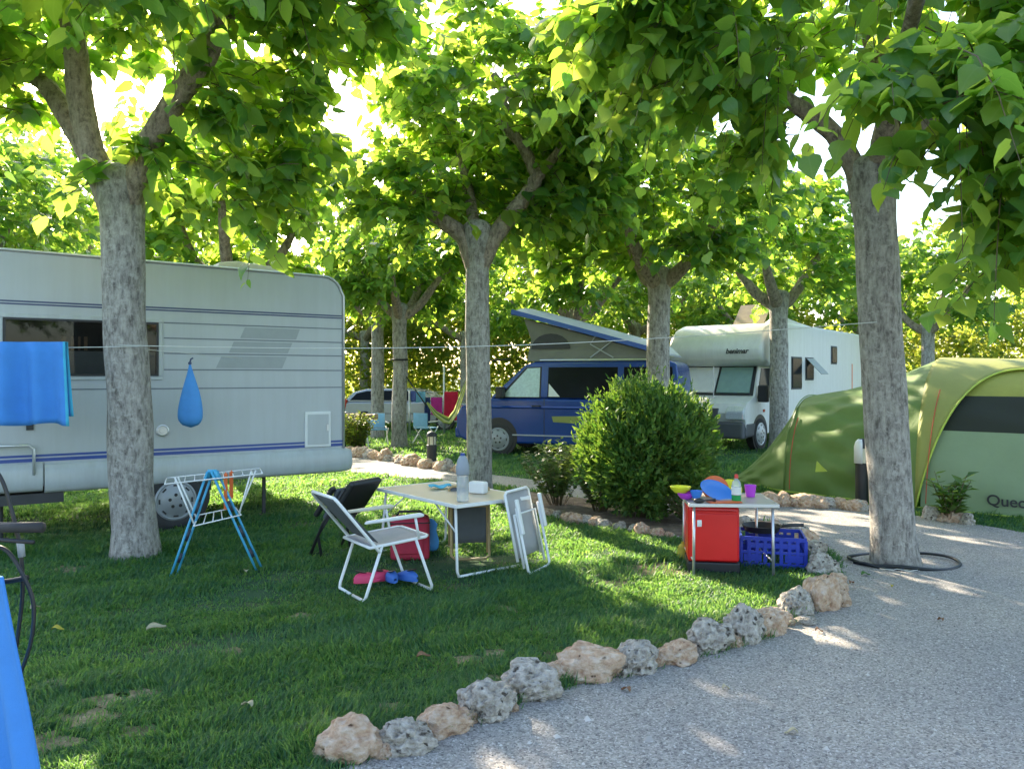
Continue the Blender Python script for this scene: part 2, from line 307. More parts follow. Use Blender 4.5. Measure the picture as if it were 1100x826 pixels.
# ------------------------------------------------------------------ helpers
def tag(o, label=None, cat=None, group=None, kind=None):
    if label: o['label'] = label
    if cat: o['category'] = cat
    if group: o['group'] = group
    if kind: o['kind'] = kind
    return o
def thing(name, label, cat, loc=(0, 0, 0), rz=0, group=None):
    o = bpy.data.objects.new(name, None); C.objects.link(o); o.empty_display_size = .2
    o.location = loc; o.rotation_euler = (0, 0, rz); return tag(o, label, cat, group)
def copy_tree(o, parent=None):
    c = o.copy(); C.objects.link(c)
    if parent is not None: c.parent = parent
    for ch in [x for x in o.children]: copy_tree(ch, c)
    return c
class MB:
    def __init__(s): s.v = []; s.f = []; s.mi = []; s.cur = 0
    def add(s, vs, fs):
        n = len(s.v); s.v += [tuple(v) for v in vs]; s.f += [tuple(i + n for i in f) for f in fs]; s.mi += [s.cur] * len(fs)
    def box(s, x0, x1, y0, y1, z0, z1, mtx=None):
        vs = [Vector((x, y, z)) for z in (z0, z1) for y in (y0, y1) for x in (x0, x1)]
        if mtx is not None: vs = [mtx @ v for v in vs]
        s.add(vs, [(0, 2, 3, 1), (4, 5, 7, 6), (0, 1, 5, 4), (2, 6, 7, 3), (0, 4, 6, 2), (1, 3, 7, 5)])
    def prism(s, pts, y0, y1, axis='y'):
        """outline in xz (axis y), extruded; or xy (axis z)"""
        n = len(pts)
        if axis == 'y': vs = [(p[0], y0, p[1]) for p in pts] + [(p[0], y1, p[1]) for p in pts]
        elif axis == 'z': vs = [(p[0], p[1], y0) for p in pts] + [(p[0], p[1], y1) for p in pts]
        else: vs = [(y0, p[0], p[1]) for p in pts] + [(y1, p[0], p[1]) for p in pts]
        s.add(vs, [tuple(range(n))[::-1], tuple(range(n, 2 * n))] + [(i, (i + 1) % n, n + (i + 1) % n, n + i) for i in range(n)])
    def tube(s, pts, r, seg=8, caps=True, wob=0, seed=0):
        pts = [Vector(p) for p in pts]; n = len(pts)
        rs = r if isinstance(r, (list, tuple)) else [r] * n
        t0 = (pts[1] - pts[0]).normalized(); up = Vector((0, 0, 1)) if abs(t0.z) < .9 else Vector((1, 0, 0))
        a = t0.cross(up).normalized(); vs = []; 
        for i, p in enumerate(pts):
            t = (pts[min(i + 1, n - 1)] - pts[max(i - 1, 0)]).normalized()
            a = (a - t * a.dot(t)).normalized(); b = t.cross(a)
            for k in range(seg):
                an = 2 * PI * k / seg; d = a * math.cos(an) + b * math.sin(an); rr = rs[i]
                if wob: rr *= 1 + wob * noise.noise(Vector((p.x * 2 + d.x * 1.3 + seed, p.y * 2 + d.y * 1.3, p.z * 2.2 + d.z * 1.3)))
                vs.append(p + d * rr)
        fs = [(i * seg + k, i * seg + (k + 1) % seg, (i + 1) * seg + (k + 1) % seg, (i + 1) * seg + k) for i in range(n - 1) for k in range(seg)]
        if caps: fs += [tuple(range(seg))[::-1], tuple(range((n - 1) * seg, n * seg))]
        s.add(vs, fs)
    def lathe(s, prof, seg=24, mtx=None):
        """profile list of (radius, z)"""
        vs = []; n = len(prof)
        for (r, z) in prof:
            for k in range(seg):
                v = Vector((r * math.cos(2 * PI * k / seg), r * math.sin(2 * PI * k / seg), z)); vs.append(mtx @ v if mtx is not None else v)
        fs = [(i * seg + k, i * seg + (k + 1) % seg, (i + 1) * seg + (k + 1) % seg, (i + 1) * seg + k) for i in range(n - 1) for k in range(seg)]
        fs += [tuple(range(seg))[::-1], tuple(range((n - 1) * seg, n * seg))]
        s.add(vs, fs)
    def grid(s, fn, nu, nv):
        vs = [fn(i / nu, j / nv) for i in range(nu + 1) for j in range(nv + 1)]
        s.add(vs, [(i * (nv + 1) + j, (i + 1) * (nv + 1) + j, (i + 1) * (nv + 1) + j + 1, i * (nv + 1) + j + 1) for i in range(nu) for j in range(nv)])
    def build(s, name, mats, parent=None, smooth=False, bevel=0, solid=0, seg=2, auto=None, loc=None, fix=True):
        me = bpy.data.meshes.new(name); me.from_pydata(s.v, [], s.f)
        for m in (mats if isinstance(mats, (list, tuple)) else [mats]): me.materials.append(m)
        me.polygons.foreach_set("material_index", s.mi)
        if fix:
            bm = bmesh.new(); bm.from_mesh(me); bmesh.ops.recalc_face_normals(bm, faces=bm.faces); bm.to_mesh(me); bm.free()
        if smooth: me.polygons.foreach_set("use_smooth", [True] * len(me.polygons))
        if auto is not None: 
            me.polygons.foreach_set("use_smooth", [True] * len(me.polygons)); me.set_sharp_from_angle(angle=math.radians(auto))
        me.update()
        o = bpy.data.objects.new(name, me); C.objects.link(o)
        if parent is not None: o.parent = parent
        if loc is not None: o.location = loc
        if solid: md = o.modifiers.new("solid", 'SOLIDIFY'); md.thickness = solid; md.offset = 0
        if bevel: md = o.modifiers.new("bevel", 'BEVEL'); md.width = bevel; md.segments = seg; md.limit_method = 'ANGLE'; md.angle_limit = math.radians(35); md.harden_normals = False
        return o
def np_mesh(name, verts, faces, mats, k=4, parent=None, smooth=False, mat_idx=None, attr=None):
    me = bpy.data.meshes.new(name); nf = len(faces)
    me.vertices.add(len(verts)); me.vertices.foreach_set("co", np.ascontiguousarray(verts, dtype=np.float32).ravel())
    me.loops.add(nf * k); me.loops.foreach_set("vertex_index", np.ascontiguousarray(faces, dtype=np.int32).ravel())
    me.polygons.add(nf); me.polygons.foreach_set("loop_start", np.arange(0, nf * k, k, dtype=np.int32))
    if smooth: me.polygons.foreach_set("use_smooth", np.ones(nf, dtype=bool))
    for m in mats: me.materials.append(m)
    if mat_idx is not None: me.polygons.foreach_set("material_index", mat_idx.astype(np.int32))
    me.update(calc_edges=True)
    if attr is not None:
        at_ = me.attributes.new('leaf_xy', 'FLOAT_VECTOR', 'POINT'); at_.data.foreach_set('vector', np.ascontiguousarray(attr, dtype=np.float32).ravel())
    o = bpy.data.objects.new(name, me); C.objects.link(o)
    if parent is not None: o.parent = parent
    return o
def nrm(a): return a / np.maximum(np.linalg.norm(a, axis=1, keepdims=True), 1e-9)

def in_poly(X, Y, poly):
    r = np.zeros(len(X), bool); n = len(poly)
    for i in range(n):
        x0, y0 = poly[i][:2]; x1, y1 = poly[(i + 1) % n][:2]
        c = ((y0 > Y) != (y1 > Y)); 
        with np.errstate(divide='ignore', invalid='ignore'): xi = (x1 - x0) * (Y - y0) / (y1 - y0 + 1e-12) + x0
        r ^= c & (X < xi)
    return r
# leaf templates: x along, y across, z up
MUL_V = np.array([(0, 0, 0), (.30, 0, .05), (.65, 0, .03), (1.04, 0, -.12), (-.08, .17, .0), (.10, .40, .03), (.42, .43, .04), (.78, .20, -.02), (-.08, -.17, .0), (.10, -.40, .03), (.42, -.43, .04), (.78, -.20, -.02)])
MUL_F = np.array([(0, 1, 5, 4), (1, 2, 6, 5), (2, 3, 7, 6), (0, 8, 9, 1), (1, 9, 10, 2), (2, 10, 11, 3)])
SIM_V = np.array([(0, 0, 0), (.4, .38, .06), (1, 0, -.08), (.4, -.38, .06), (.45, 0, -.02)])
SIM_F = np.array([(0, 4, 2, 1), (0, 3, 2, 4)])
NAR_V = np.array([(0, 0, 0), (.45, .17, .03), (1, 0, -.05), (.45, -.17, .03)]); NAR_F = np.array([(0, 3, 2, 1)])
def leaves_np(P, D, N, L, tv, tf):
    D = nrm(D); Sd = nrm(np.cross(N, D)); N2 = np.cross(D, Sd); n = len(P)
    cu = np.random.default_rng(n).uniform(-.4, 2.4, n)[:, None, None]
    V = P[:, None, :] + L[:, None, None] * (tv[None, :, 0:1] * D[:, None, :] + tv[None, :, 1:2] * Sd[:, None, :] + tv[None, :, 2:3] * cu * N2[:, None, :])
    Fc = tf[None] + (np.arange(n) * len(tv))[:, None, None]
    return V.reshape(-1, 3), Fc.reshape(-1, tf.shape[1])

# ground patches to be sunlit; crown twigs in their sun path are cut away
SUNPATCH = [[g(*p) for p in q] for q in (
    [(500, 583), (560, 615), (730, 694), (842, 640), (748, 600), (650, 588), (590, 560), (470, 545)],
    [(1000, 575), (1110, 606), (1110, 588), (1012, 563)], [(870, 684), (1010, 724), (1015, 714), (885, 676)], [(930, 762), (1080, 840), (1100, 826), (960, 756)],
    [(380, 512), (470, 524), (520, 512), (500, 480), (420, 474)])]
def crown_np(blobs, axis_xy, seed, L=.13, per=12, tl=.55, droop=.45, tmpl='mul', stems=True, world=None):
    """twigs with alternate leaves through ellipsoid blobs; returns leaf verts, faces and stem verts, faces"""
    rng = np.random.default_rng(seed); P0 = []; 
    for (cx, cy, cz, rx, ry, rz, n) in blobs:
        u = nrm(rng.normal(size=(n, 3))); rad = rng.uniform(.1, 1, n)[:, None] ** .42
        P0.append(np.array([cx, cy, cz]) + u * rad * np.array([rx, ry, rz]))
    P0 = np.concatenate(P0)
    if world is not None:
        k = (P0[:, 2] - .1) / math.tan(SUN_EL); gx_ = P0[:, 0] + world[0] - k * math.sin(SUN_AZ); gy_ = P0[:, 1] + world[1] - k * math.cos(SUN_AZ)
        cut = np.zeros(len(P0), bool)
        for q in SUNPATCH: cut |= in_poly(gx_, gy_, q)
        P0 = P0[~(cut & (rng.uniform(0, 1, len(P0)) < .9))]
    n = len(P0)
    out = np.zeros((n, 3)); out[:, :2] = P0[:, :2] - np.array(axis_xy); out = nrm(out)
    T = nrm(out * .8 + rng.normal(size=(n, 3)) * .55 + np.array([0, 0, .25]))
    ln = tl * rng.uniform(.6, 1.3, n)
    dr = droop * rng.uniform(.4, 1.4, n)
    t = np.linspace(.12, 1, per); tj = np.clip(t[None] + rng.uniform(-.04, .04, (n, per)), .05, 1)
    pos = P0[:, None] + T[:, None] * (ln[:, None] * tj)[..., None]
    pos[..., 2] -= (dr * ln)[:, None] * tj ** 2
    tan = T[:, None] * np.ones((1, per, 1)); tan = tan.copy(); tan[..., 2] -= 2 * dr[:, None] * tj
    tan = nrm(tan.reshape(-1, 3)); pos = pos.reshape(-1, 3)
    side = nrm(np.cross(tan, np.array([0, 0, 1.0]))) * np.tile(np.where(np.arange(per) % 2 == 0, 1, -1), n)[:, None]
    m = len(pos)
    D = nrm(side * .75 + tan * .55 + rng.normal(size=(m, 3)) * .35 + np.array([0, 0, -1]) * rng.uniform(.1, .95, m)[:, None])
    N = np.array([0, 0, 1.0]) + rng.normal(size=(m, 3)) * .38 + side * .15
    Ls = L * rng.uniform(.45, 1.25, m) * np.tile(np.linspace(1.1, .75, per), n)
    tv, tf = (MUL_V, MUL_F) if tmpl == 'mul' else (SIM_V, SIM_F)
    V, Fc = leaves_np(pos + D * .03, D, N, Ls, tv, tf)
    sv = sf = None
    if stems:
        q = np.linspace(0, 1, 4); c = P0[:, None] + T[:, None] * (ln[:, None] * q)[..., None]; c[..., 2] -= (dr * ln)[:, None] * q ** 2
        a = nrm(np.cross(T, np.array([0, 0, 1.0]))); b = np.cross(a, T); rings = []
        for k in range(3):
            an = 2 * PI * k / 3; rr = np.array([.006, .005, .004, .002])
            rings.append(c + (a * math.cos(an) + b * math.sin(an))[:, None] * rr[None, :, None])
        sv = np.stack(rings, axis=2).reshape(-1, 3); base = (np.arange(n) * 12)[:, None, None]
        one = np.array([(i * 3 + k, i * 3 + (k + 1) % 3, (i + 1) * 3 + (k + 1) % 3, (i + 1) * 3 + k) for i in range(3) for k in range(3)])
        sf = (one[None] + base).reshape(-1, 4)
    return V, Fc, sv, sf
def crown_obj(name, blobs, axis_xy, seed, mat, parent, keep=None, **kw):
    V, Fc, sv, sf = crown_np(blobs, axis_xy, seed, **kw)
    tv = MUL_V if kw.get('tmpl', 'mul') == 'mul' else SIM_V; A = np.tile(tv, (len(V) // len(tv), 1))
    if sv is not None: A = np.concatenate([A, np.full((len(sv), 3), .5)])
    idx = np.zeros(len(Fc))
    if sv is not None:
        Fc = np.concatenate([Fc, sf + len(V)]); idx = np.concatenate([idx, np.ones(len(sf))]); V = np.concatenate([V, sv])
    return np_mesh(name, V, Fc, [mat, M['twig']], parent=parent, smooth=True, mat_idx=idx, attr=A)

def poly_sheet(name, pts, z, mat, kind='structure'):
    me = bpy.data.meshes.new(name); bm = bmesh.new(); vs = [bm.verts.new((p[0], p[1], z)) for p in pts]
    f = bm.faces.new(vs); bm.normal_update()
    if f.normal.z < 0: f.normal_flip()
    bmesh.ops.triangulate(bm, faces=bm.faces); bm.to_mesh(me); bm.free(); me.materials.append(mat)
    o = bpy.data.objects.new(name, me); C.objects.link(o); o['kind'] = kind; return o
def text_obj(name, body, size, mat, parent, mtx, ext=.002, shear=0, bold=0):
    cu = bpy.data.curves.new(name, 'FONT'); cu.body = body; cu.size = size; cu.extrude = ext; cu.shear = shear; cu.offset = bold
    cu.align_x = 'LEFT'
    tmp = bpy.data.objects.new(name + "_tmp", cu); C.objects.link(tmp)
    dg = bpy.context.evaluated_depsgraph_get(); me = bpy.data.meshes.new_from_object(tmp.evaluated_get(dg))
    bpy.data.objects.remove(tmp); me.materials.clear(); me.materials.append(mat)
    o = bpy.data.objects.new(name, me); C.objects.link(o); o.parent = parent; o.matrix_local = mtx; return o
def mcols(x, y, z, p):
    return Matrix(((x[0], y[0], z[0], p[0]), (x[1], y[1], z[1], p[1]), (x[2], y[2], z[2], p[2]), (0, 0, 0, 1)))

# ------------------------------------------------------------------ ground, path, bed
ground = poly_sheet("ground", [(-300, -60), (300, -60), (300, 600), (-300, 600)], 0, M['turf'])
front_edge = [(-6, -2.2), (-3, 1.3), (-1.3, 2.62), (-.62, 3.17), (-.27, 3.47), (.12, 3.85), (.45, 4.05), (.97, 4.33), (1.42, 4.63), (1.95, 5.22), (2.42, 5.84), (2.72, 6.59), (2.82, 7.1), (2.74, 7.65)]
path_near = [(2.7, 8.5), (1.66, 9.35), (.61, 10.35), (-.13, 11.2), (-1.27, 11.95), (-2.56, 12.8), (-4.5, 14.3), (-9, 17.5)]
path_far = [(-8.5, 19.5), (-3.1, 15.5), (-1.09, 13.2), (.14, 12.1), (1.29, 10.98), (1.9, 10.3), (3.03, 9.55), (4.15, 9.28), (4.6, 8.7), (4.88, 8.29), (5.1, 7.9), (7, 6.3), (12, 3.5)]
GRAVEL = front_edge + path_near + path_far + [(14, -8), (-6, -8)]
poly_sheet("gravel_path", GRAVEL, .006, M['gravel'])
BED = [(-.1, 10.9), (-.02, 9.6), (.37, 8.96), (.88, 8.34), (1.29, 7.84), (1.6, 7.4), (2.28, 7.7), (2.72, 7.6), (2.7, 8.5), (1.66, 9.35), (.61, 10.35)]
poly_sheet("planting_bed", BED, .012, M['soil'])

BARE = [(*g(px, py)[:2], r) for (px, py, r) in ((503, 709, .09), (532, 702, .08), (603, 706, .11), (532, 731, .08), (116, 752, .10), (152, 746, .09), (95, 772, .12), (150, 786, .08), (72, 612, .16), (325, 662, .09), (700, 612, .26), (655, 628, .16), (250, 700, .08), (40, 800, .14), (420, 760, .07), (545, 655, .10), (60, 735, .09))]
for k, (bx, by, br) in enumerate(BARE):
    poly_sheet("bare_soil", [(bx + br * 1.12 * math.cos(a) * (1 + .3 * math.sin(3 * a + k)), by + br * .85 * math.sin(a) * (1 + .25 * math.sin(5 * a + 2 * k))) for a in [2 * PI * i / 22 for i in range(22)]], .004, M['dry_turf'])
def grass():
    rng = np.random.default_rng(5); P = []; 
    def zone(y0, y1, dens):
        x0, x1 = -y1 * .72 - .3, y1 * .72 + .3
        n = int((x1 - x0) * (y1 - y0) * dens); X = rng.uniform(x0, x1, n); Y = rng.uniform(y0, y1, n)
        k = (np.abs(X) < Y * .72 + .4); X, Y = X[k], Y[k]
        k = ~in_poly(X + rng.normal(0, .03, len(X)), Y + rng.normal(0, .03, len(X)), GRAVEL) & ~in_poly(X, Y, BED); X, Y = X[k], Y[k]
        return X, Y
    for y0, y1, d in ((2.4, 4.2, 14000), (4.2, 6, 10000), (6, 8, 6000), (8, 11, 2300), (11, 16, 1000), (16, 26, 330)):
        P.append(np.stack(zone(y0, y1, d), 1))
    P = np.concatenate(P)
    def fbm(x, y):
        r = np.zeros(len(x)); a = 1
        rr = np.random.default_rng(9)
        for o in range(5):
            for _ in range(3):
                an = rr.uniform(0, 6.28); ph = rr.uniform(0, 6.28); fq = 1.7 * 1.8 ** o * rr.uniform(.8, 1.25)
                r += a * np.sin((x * math.cos(an) + y * math.sin(an)) * fq + ph) / 3
            a *= .72
        return r
    nz = fbm(P[:, 0], P[:, 1])
    bare = np.zeros(len(P), bool)
    for (bx, by, br) in BARE: bare |= ((P[:, 0] - bx) ** 2 + ((P[:, 1] - by) * 1.3) ** 2 < (br * (1 + .35 * np.sin(4 * np.arctan2(P[:, 1] - by, P[:, 0] - bx) + bx * 9))) ** 2)
    P = P[~bare | (rng.uniform(0, 1, len(P)) < .16)]; nz = fbm(P[:, 0], P[:, 1])
    keep = rng.uniform(0, 1, len(P)) < np.clip(1.3 + nz * .95, .03, 1)
    P = P[keep]; nz = nz[keep]; n = len(P)
    dist = P[:, 1]; h = rng.uniform(.020, .066, n) * (1 + .3 * nz) * (.92 + .42 * np.clip(fbm(P[:, 0] * 2.3 + 4, P[:, 1] * 2.3), -1, 1.4)) * np.clip(.8 + dist * .03, .9, 1.3); wd = rng.uniform(.0018, .0036, n) * np.clip(dist / 3.6, 1, 4)
    cl = fbm(P[:, 0] * 3.1 + 9, P[:, 1] * 3.1)
    az = cl * 2.5 + rng.normal(0, 1.1, n); lean = rng.uniform(.2, 1.3, n)
    d = np.stack([np.cos(az), np.sin(az)], 1); s = np.stack([-d[:, 1], d[:, 0]], 1)
    sa = rng.uniform(0, 6.28, n); s = np.stack([np.cos(sa), np.sin(sa)], 1)
    z0 = np.zeros((n, 1)); B = np.concatenate([P, z0], 1)
    S3 = np.concatenate([s * wd[:, None], z0], 1)
    mid = B + np.concatenate([d * (h * lean * .35)[:, None], (h * .6)[:, None]], 1)
    tip = B + np.concatenate([d * (h * lean)[:, None], (h * (1 - .3 * lean * lean))[:, None]], 1)
    V = np.stack([B - S3, B + S3, mid + S3 * .8, mid - S3 * .8, tip + S3 * .15, tip - S3 * .15], 1).reshape(-1, 3)
    Fc = (np.array([(0, 1, 2, 3), (3, 2, 4, 5)])[None] + (np.arange(n) * 6)[:, None, None]).reshape(-1, 4)
    o = np_mesh("grass", V, Fc, [M['grass']]); o['kind'] = 'stuff'
    print("GRASS", n)
grass()

def pebbles():
    rng = np.random.default_rng(11); n = 42000
    Y = 2.4 + 6.5 * rng.uniform(0, 1, n) ** 1.6; X = rng.uniform(-.75, .75, n) * Y + .2
    k = in_poly(X, Y, GRAVEL); X, Y = X[k], Y[k]; n = len(X)
    s = rng.uniform(.0025, .006, n) * np.clip(rng.lognormal(0, .25, n), .6, 2)
    s = np.where(rng.uniform(0, 1, n) < .008, s * rng.uniform(2, 3.6, n), s)
    oc = np.array([(1, 0, 0), (-1, 0, 0), (0, 1, 0), (0, -1, 0), (0, 0, 1)], float)
    V = oc[None] * rng.uniform(.6, 1.2, (n, 5, 1)) * s[:, None, None]
    an = rng.uniform(0, 6.28, n); c, sn = np.cos(an), np.sin(an)
    x = V[..., 0] * c[:, None] - V[..., 1] * sn[:, None]; y = V[..., 0] * sn[:, None] + V[..., 1] * c[:, None]
    V = np.stack([x + X[:, None], y + Y[:, None], V[..., 2] * .9 + .006], -1).reshape(-1, 3)
    Fc = (np.array([(0, 2, 4), (2, 1, 4), (1, 3, 4), (3, 0, 4)])[None] + (np.arange(n) * 5)[:, None, None]).reshape(-1, 3)
    m, nt, b = nmat("pebble")
    geo = nt.nodes.new("ShaderNodeNewGeometry"); r = nt.nodes.new("ShaderNodeValToRGB")
    r.color_ramp.elements[0].color = (.12, .115, .11, 1); r.color_ramp.elements[1].color = (.60, .565, .52, 1)
    lnk(nt, geo.outputs["Random Per Island"], r.inputs[0]); lnk(nt, r.outputs[0], b.inputs["Base Color"]); b.inputs["Roughness"].default_value = .85
    o = np_mesh("gravel_pebbles", V, Fc, [m], k=3); o['kind'] = 'stuff'
pebbles()
# ------------------------------------------------------------------ trees
def trunk_mesh(parent, base, top, r0, r1, limbs, seed, flare=1.25, seg=18):
    mb = MB(); rnd = random.Random(seed); pts = []; rs = []
    n = 22
    for i in range(n + 1):
        t = i / n; p = Vector((0, 0, -.06)).lerp(top, t)
        w_ = math.sin(t * PI)
        p += Vector((noise.noise(Vector((seed, t * 2.5, 0))), noise.noise(Vector((seed, t * 2.5, 7))), 0)) * .03 * w_
        pts.append(p); rr = r0 + (r1 - r0) * t
        if t < .12: rr *= 1 + (flare - 1) * (1 - t / .12) ** 2
        if t > .86: rr *= 1 + .22 * ((t - .86) / .14) ** 1.3
        rs.append(rr)
    tdir = (pts[-1] - pts[-2]).normalized(); e_ = pts[-1]; re_ = rs[-1]
    for q_, k_ in ((.04, .93), (.075, .74), (.10, .45)): pts.append(e_ + tdir * q_); rs.append(re_ * k_)
    mb.tube(pts, rs, seg, wob=.07, seed=seed)
    mb.cur = 1
    for L in limbs:
        P = [Vector(p) for p in L[0]]; ra, rb = L[1], L[2]
        # smooth through the given points, with pruning knuckles
        Q = []
        for i in range(len(P) - 1):
            a = P[max(i - 1, 0)]; b = P[i]; c = P[i + 1]; d = P[min(i + 2, len(P) - 1)]
            for k in range(6):
                t = k / 6; Q.append(.5 * ((2 * b) + (c - a) * t + (2 * a - 5 * b + 4 * c - d) * t * t + (3 * b - a - 3 * c + d) * t ** 3))
        Q.append(P[-1]); m = len(Q)
        R = [(ra + (rb - ra) * i / (m - 1)) * (1 + .16 * noise.noise(Vector((i * .9, seed, ra * 9)))) for i in range(m)]
        mb.tube(Q, R, 12, wob=.18, seed=seed + len(P))
    return mb.build("trunk", [M['bark'], M['limb_bark']], parent, smooth=True)

def tree(base, fork_h, lean, r0, r1, limbs, blobs, label, seed, L=.13, per=12, mat='leaf', tmpl='mul', tl=.55, stems=True, group=None, droop=.45):
    """world-space limb and blob coordinates are turned into the tree's own frame"""
    t = thing("mulberry_tree", label, "tree", (base[0], base[1], 0), 0, group)
    o = Vector((base[0], base[1], 0)); top = Vector((lean[0], lean[1], fork_h))
    lm = [([Vector(p) - o for p in l[0]], l[1], l[2]) for l in limbs]
    trunk_mesh(t, base, top, r0, r1, lm, seed)
    bl = [(b[0] - o.x, b[1] - o.y, *b[2:]) for b in blobs]
    crown_obj("crown", bl, (0, 0), seed, M[mat], t, L=L, per=per, tmpl=tmpl, tl=tl, stems=stems, droop=droop, world=base)
    return t

# the pruned mulberry by the caravan
Y1 = 6.83
f1 = at(128, 196, Y1)
tree((-3.25, Y1), f1.z + .05, (-.13, 0, 0), .182, .168, [
    ([at(125, 235, Y1), at(98, 160, Y1), at(87, 105, Y1), at(80, 50, Y1 - .1), at(70, -10, Y1 - .3)], .12, .085),
    ([at(118, 200, Y1 + .1), at(85, 150, Y1 + .2), at(52, 95, Y1 + .35), at(20, 75, Y1 + .6), at(-40, 40, Y1 + .8)], .10, .06),
    ([at(134, 235, Y1), at(156, 165, Y1 - .1), at(190, 105, Y1 - .15), at(222, 62, Y1 - .2), at(238, 10, Y1 - .3)], .11, .085),
    ([at(232, 20, Y1 - .3), at(280, 5, Y1), at(330, 5, Y1 + .2)], .06, .03),
    ([at(222, 62, Y1 - .2), at(238, 10, Y1 - .4), at(230, -60, Y1 - .8)], .07, .04)],
    [(-3.5, 6.4, 5.0, 2.3, 1.9, .75, 350), (-2.4, 7.3, 3.95, .7, .8, .75, 85), (-3.2, 6.8, 3.42, .3, .28, .22, 16),
     (-4.7, 7.1, 4.3, .7, .7, .5, 55), (-1.7, 6.6, 4.8, .8, .9, .35, 70), (-2.6, 5.2, 4.35, .7, .6, .3, 45), (-2.5, 7.2, 3.35, .4, .5, .35, 26)],
    "thick grey mulberry trunk in front of the caravan, forking into three limbs", 1, L=.185)
# the mulberry behind the folding table
Y2 = 10.2
f2 = at(512, 245, Y2)
tree((-.42, Y2), f2.z, (-.03, 0, 0), .165, .15, [
    ([at(510, 290, Y2), at(497, 255, Y2), at(470, 234, Y2 - .1), at(452, 215, Y2 - .1), at(425, 190, Y2)], .125, .06),
    ([at(514, 290, Y2), at(532, 255, Y2), at(564, 212, Y2), at(580, 185, Y2)], .13, .085),
    ([at(578, 192, Y2), at(560, 155, Y2), at(540, 132, Y2), at(545, 105, Y2), at(530, 80, Y2)], .08, .05),
    ([at(576, 190, Y2), at(598, 165, Y2), at(625, 120, Y2 - .3), at(640, 70, Y2 - .5)], .07, .04),
    ([at(512, 255, Y2 + .1), at(500, 190, Y2 + .7), at(480, 100, Y2 + 1.2)], .09, .05)],
    [(-.25, 10.0, 5.3, 1.45, 1.5, .95, 330), (1.0, 9.6, 5.0, .9, .9, .7, 140), (-1.45, 10.2, 4.05, .8, .85, .45, 105), (-.6, 11.8, 4.75, 1.05, 1.1, .9, 180), (.6, 11.2, 4.7, .9, .9, .7, 110),
     (.75, 10.4, 3.9, .65, .7, .4, 60), (-.3, 10.6, 3.9, .8, .6, .45, 70), (-1.2, 9.8, 3.6, .4, .4, .25, 20)],
    "slim grey mulberry rising just behind the white folding table", 2, L=.175)
# the mulberry in the gravel
Y3 = 6.6
f3 = at(938, 180, Y3)
tree((3.2, Y3), f3.z, (-.2, 0, 0), .172, .168, [
    ([at(922, 190, Y3), at(900, 150, Y3), at(862, 118, Y3 - .1), at(815, 92, Y3 - .2), at(770, 85, Y3 - .3), at(720, 60, Y3 - .3)], .085, .04),
    ([at(945, 190, Y3), at(955, 120, Y3), at(945, 60, Y3 - .1), at(925, -10, Y3 - .2)], .12, .09),
    ([at(952, 190, Y3), at(985, 140, Y3 - .3), at(1040, 80, Y3 - .6), at(1065, 0, Y3 - .8)], .11, .08),
    ([at(940, 180, Y3 - .05), at(970, 60, Y3 - 1.2), at(1000, -60, Y3 - 2.2)], .07, .04)],
    [(2.9, 6.3, 4.85, 2.0, 1.7, .7, 240), (1.55, 6.3, 4.3, .85, .8, .5, 110), (.95, 5.9, 4.35, .45, .5, .35, 45), (3.3, 5.0, 3.5, .65, .6, .75, 95),
     (2.35, 4.5, 3.25, .42, .45, .45, 34), (2.8, 4.2, 2.95, .35, .3, .4, 22), (2.8, 4.1, 2.55, .25, .25, .3, 20), (3.0, 4.5, 2.7, .4, .35, .5, 40), (4.4, 6.2, 4.0, .9, .9, .8, 120), (2.1, 6.6, 3.75, .35, .4, .3, 22)],
    "stout pale mulberry growing from the gravel with a hose round its foot", 3, L=.18, droop=.8)

def plain_tree(x, y, label, seed, fork=3.0, r=.17, R=2.1, zc=4.35, rz=.95, n=420, mat='leaf', L=.18, tmpl='mul', group=None, stems=True, per=12, lean=0, skirt=90):
    rnd = random.Random(seed); limbs = []; k = rnd.choice((3, 4)); a0 = rnd.uniform(0, 6.28); bl = [(x, y, zc + .25, R * .85, R * .85, rz * .8, int(n * .6))]
    for i in range(k):
        a = a0 + i * 2 * PI / k + rnd.uniform(-.35, .35); d = Vector((math.cos(a), math.sin(a), 0)); rr = R * rnd.uniform(.5, .7)
        o = Vector((x + lean, y, fork - .25))
        limbs.append(([o, o + d * rr * .35 + Vector((0, 0, .28)), o + d * rr * .7 + Vector((0, 0, .55 + rnd.uniform(0, .3))), o + d * rr + Vector((0, 0, 1.2))], r * .72, r * .3))
        q = o + d * rr * 1.15; bl.append((q.x, q.y, zc - .1 + rnd.uniform(-.25, .25), R * .5, R * .5, rz * .62, int(n * .4 / k) + 1))
    for i in range(3):
        a = rnd.uniform(0, 6.28); bl.append((x + math.cos(a) * R * .5, y + math.sin(a) * R * .5, fork + .35, R * .32, R * .32, .3, skirt // 3))
    return tree((x, y), fork, (lean, 0, 0), r * 1.05, r * .92, limbs, bl, label, seed, L=L, mat=mat, tmpl=tmpl, group=group, stems=stems, per=per)
plain_tree(2.32, 12.5, "mulberry with a pale trunk beside the rear of the blue van", 14, 3.2, .185, 1.95, 4.5, .95, 420)
bpy.context.view_layer.update()
def extra_blob(name_obj, blobs, seed, L=.18):
    x, y = name_obj.location.x, name_obj.location.y
    crown_obj("low_branch_foliage", [(b[0] - x, b[1] - y, *b[2:]) for b in blobs], (0, 0), seed, M['leaf'], name_obj, L=L, world=(x, y))
van_tree = [o for o in C.objects if o.get('label') == "mulberry with a pale trunk beside the rear of the blue van"][0]
extra_blob(van_tree, [(1.2, 13.0, 3.6, .9, .8, .42, 80), (.9, 13.5, 4.7, 1.1, .9, .6, 130)], 77)
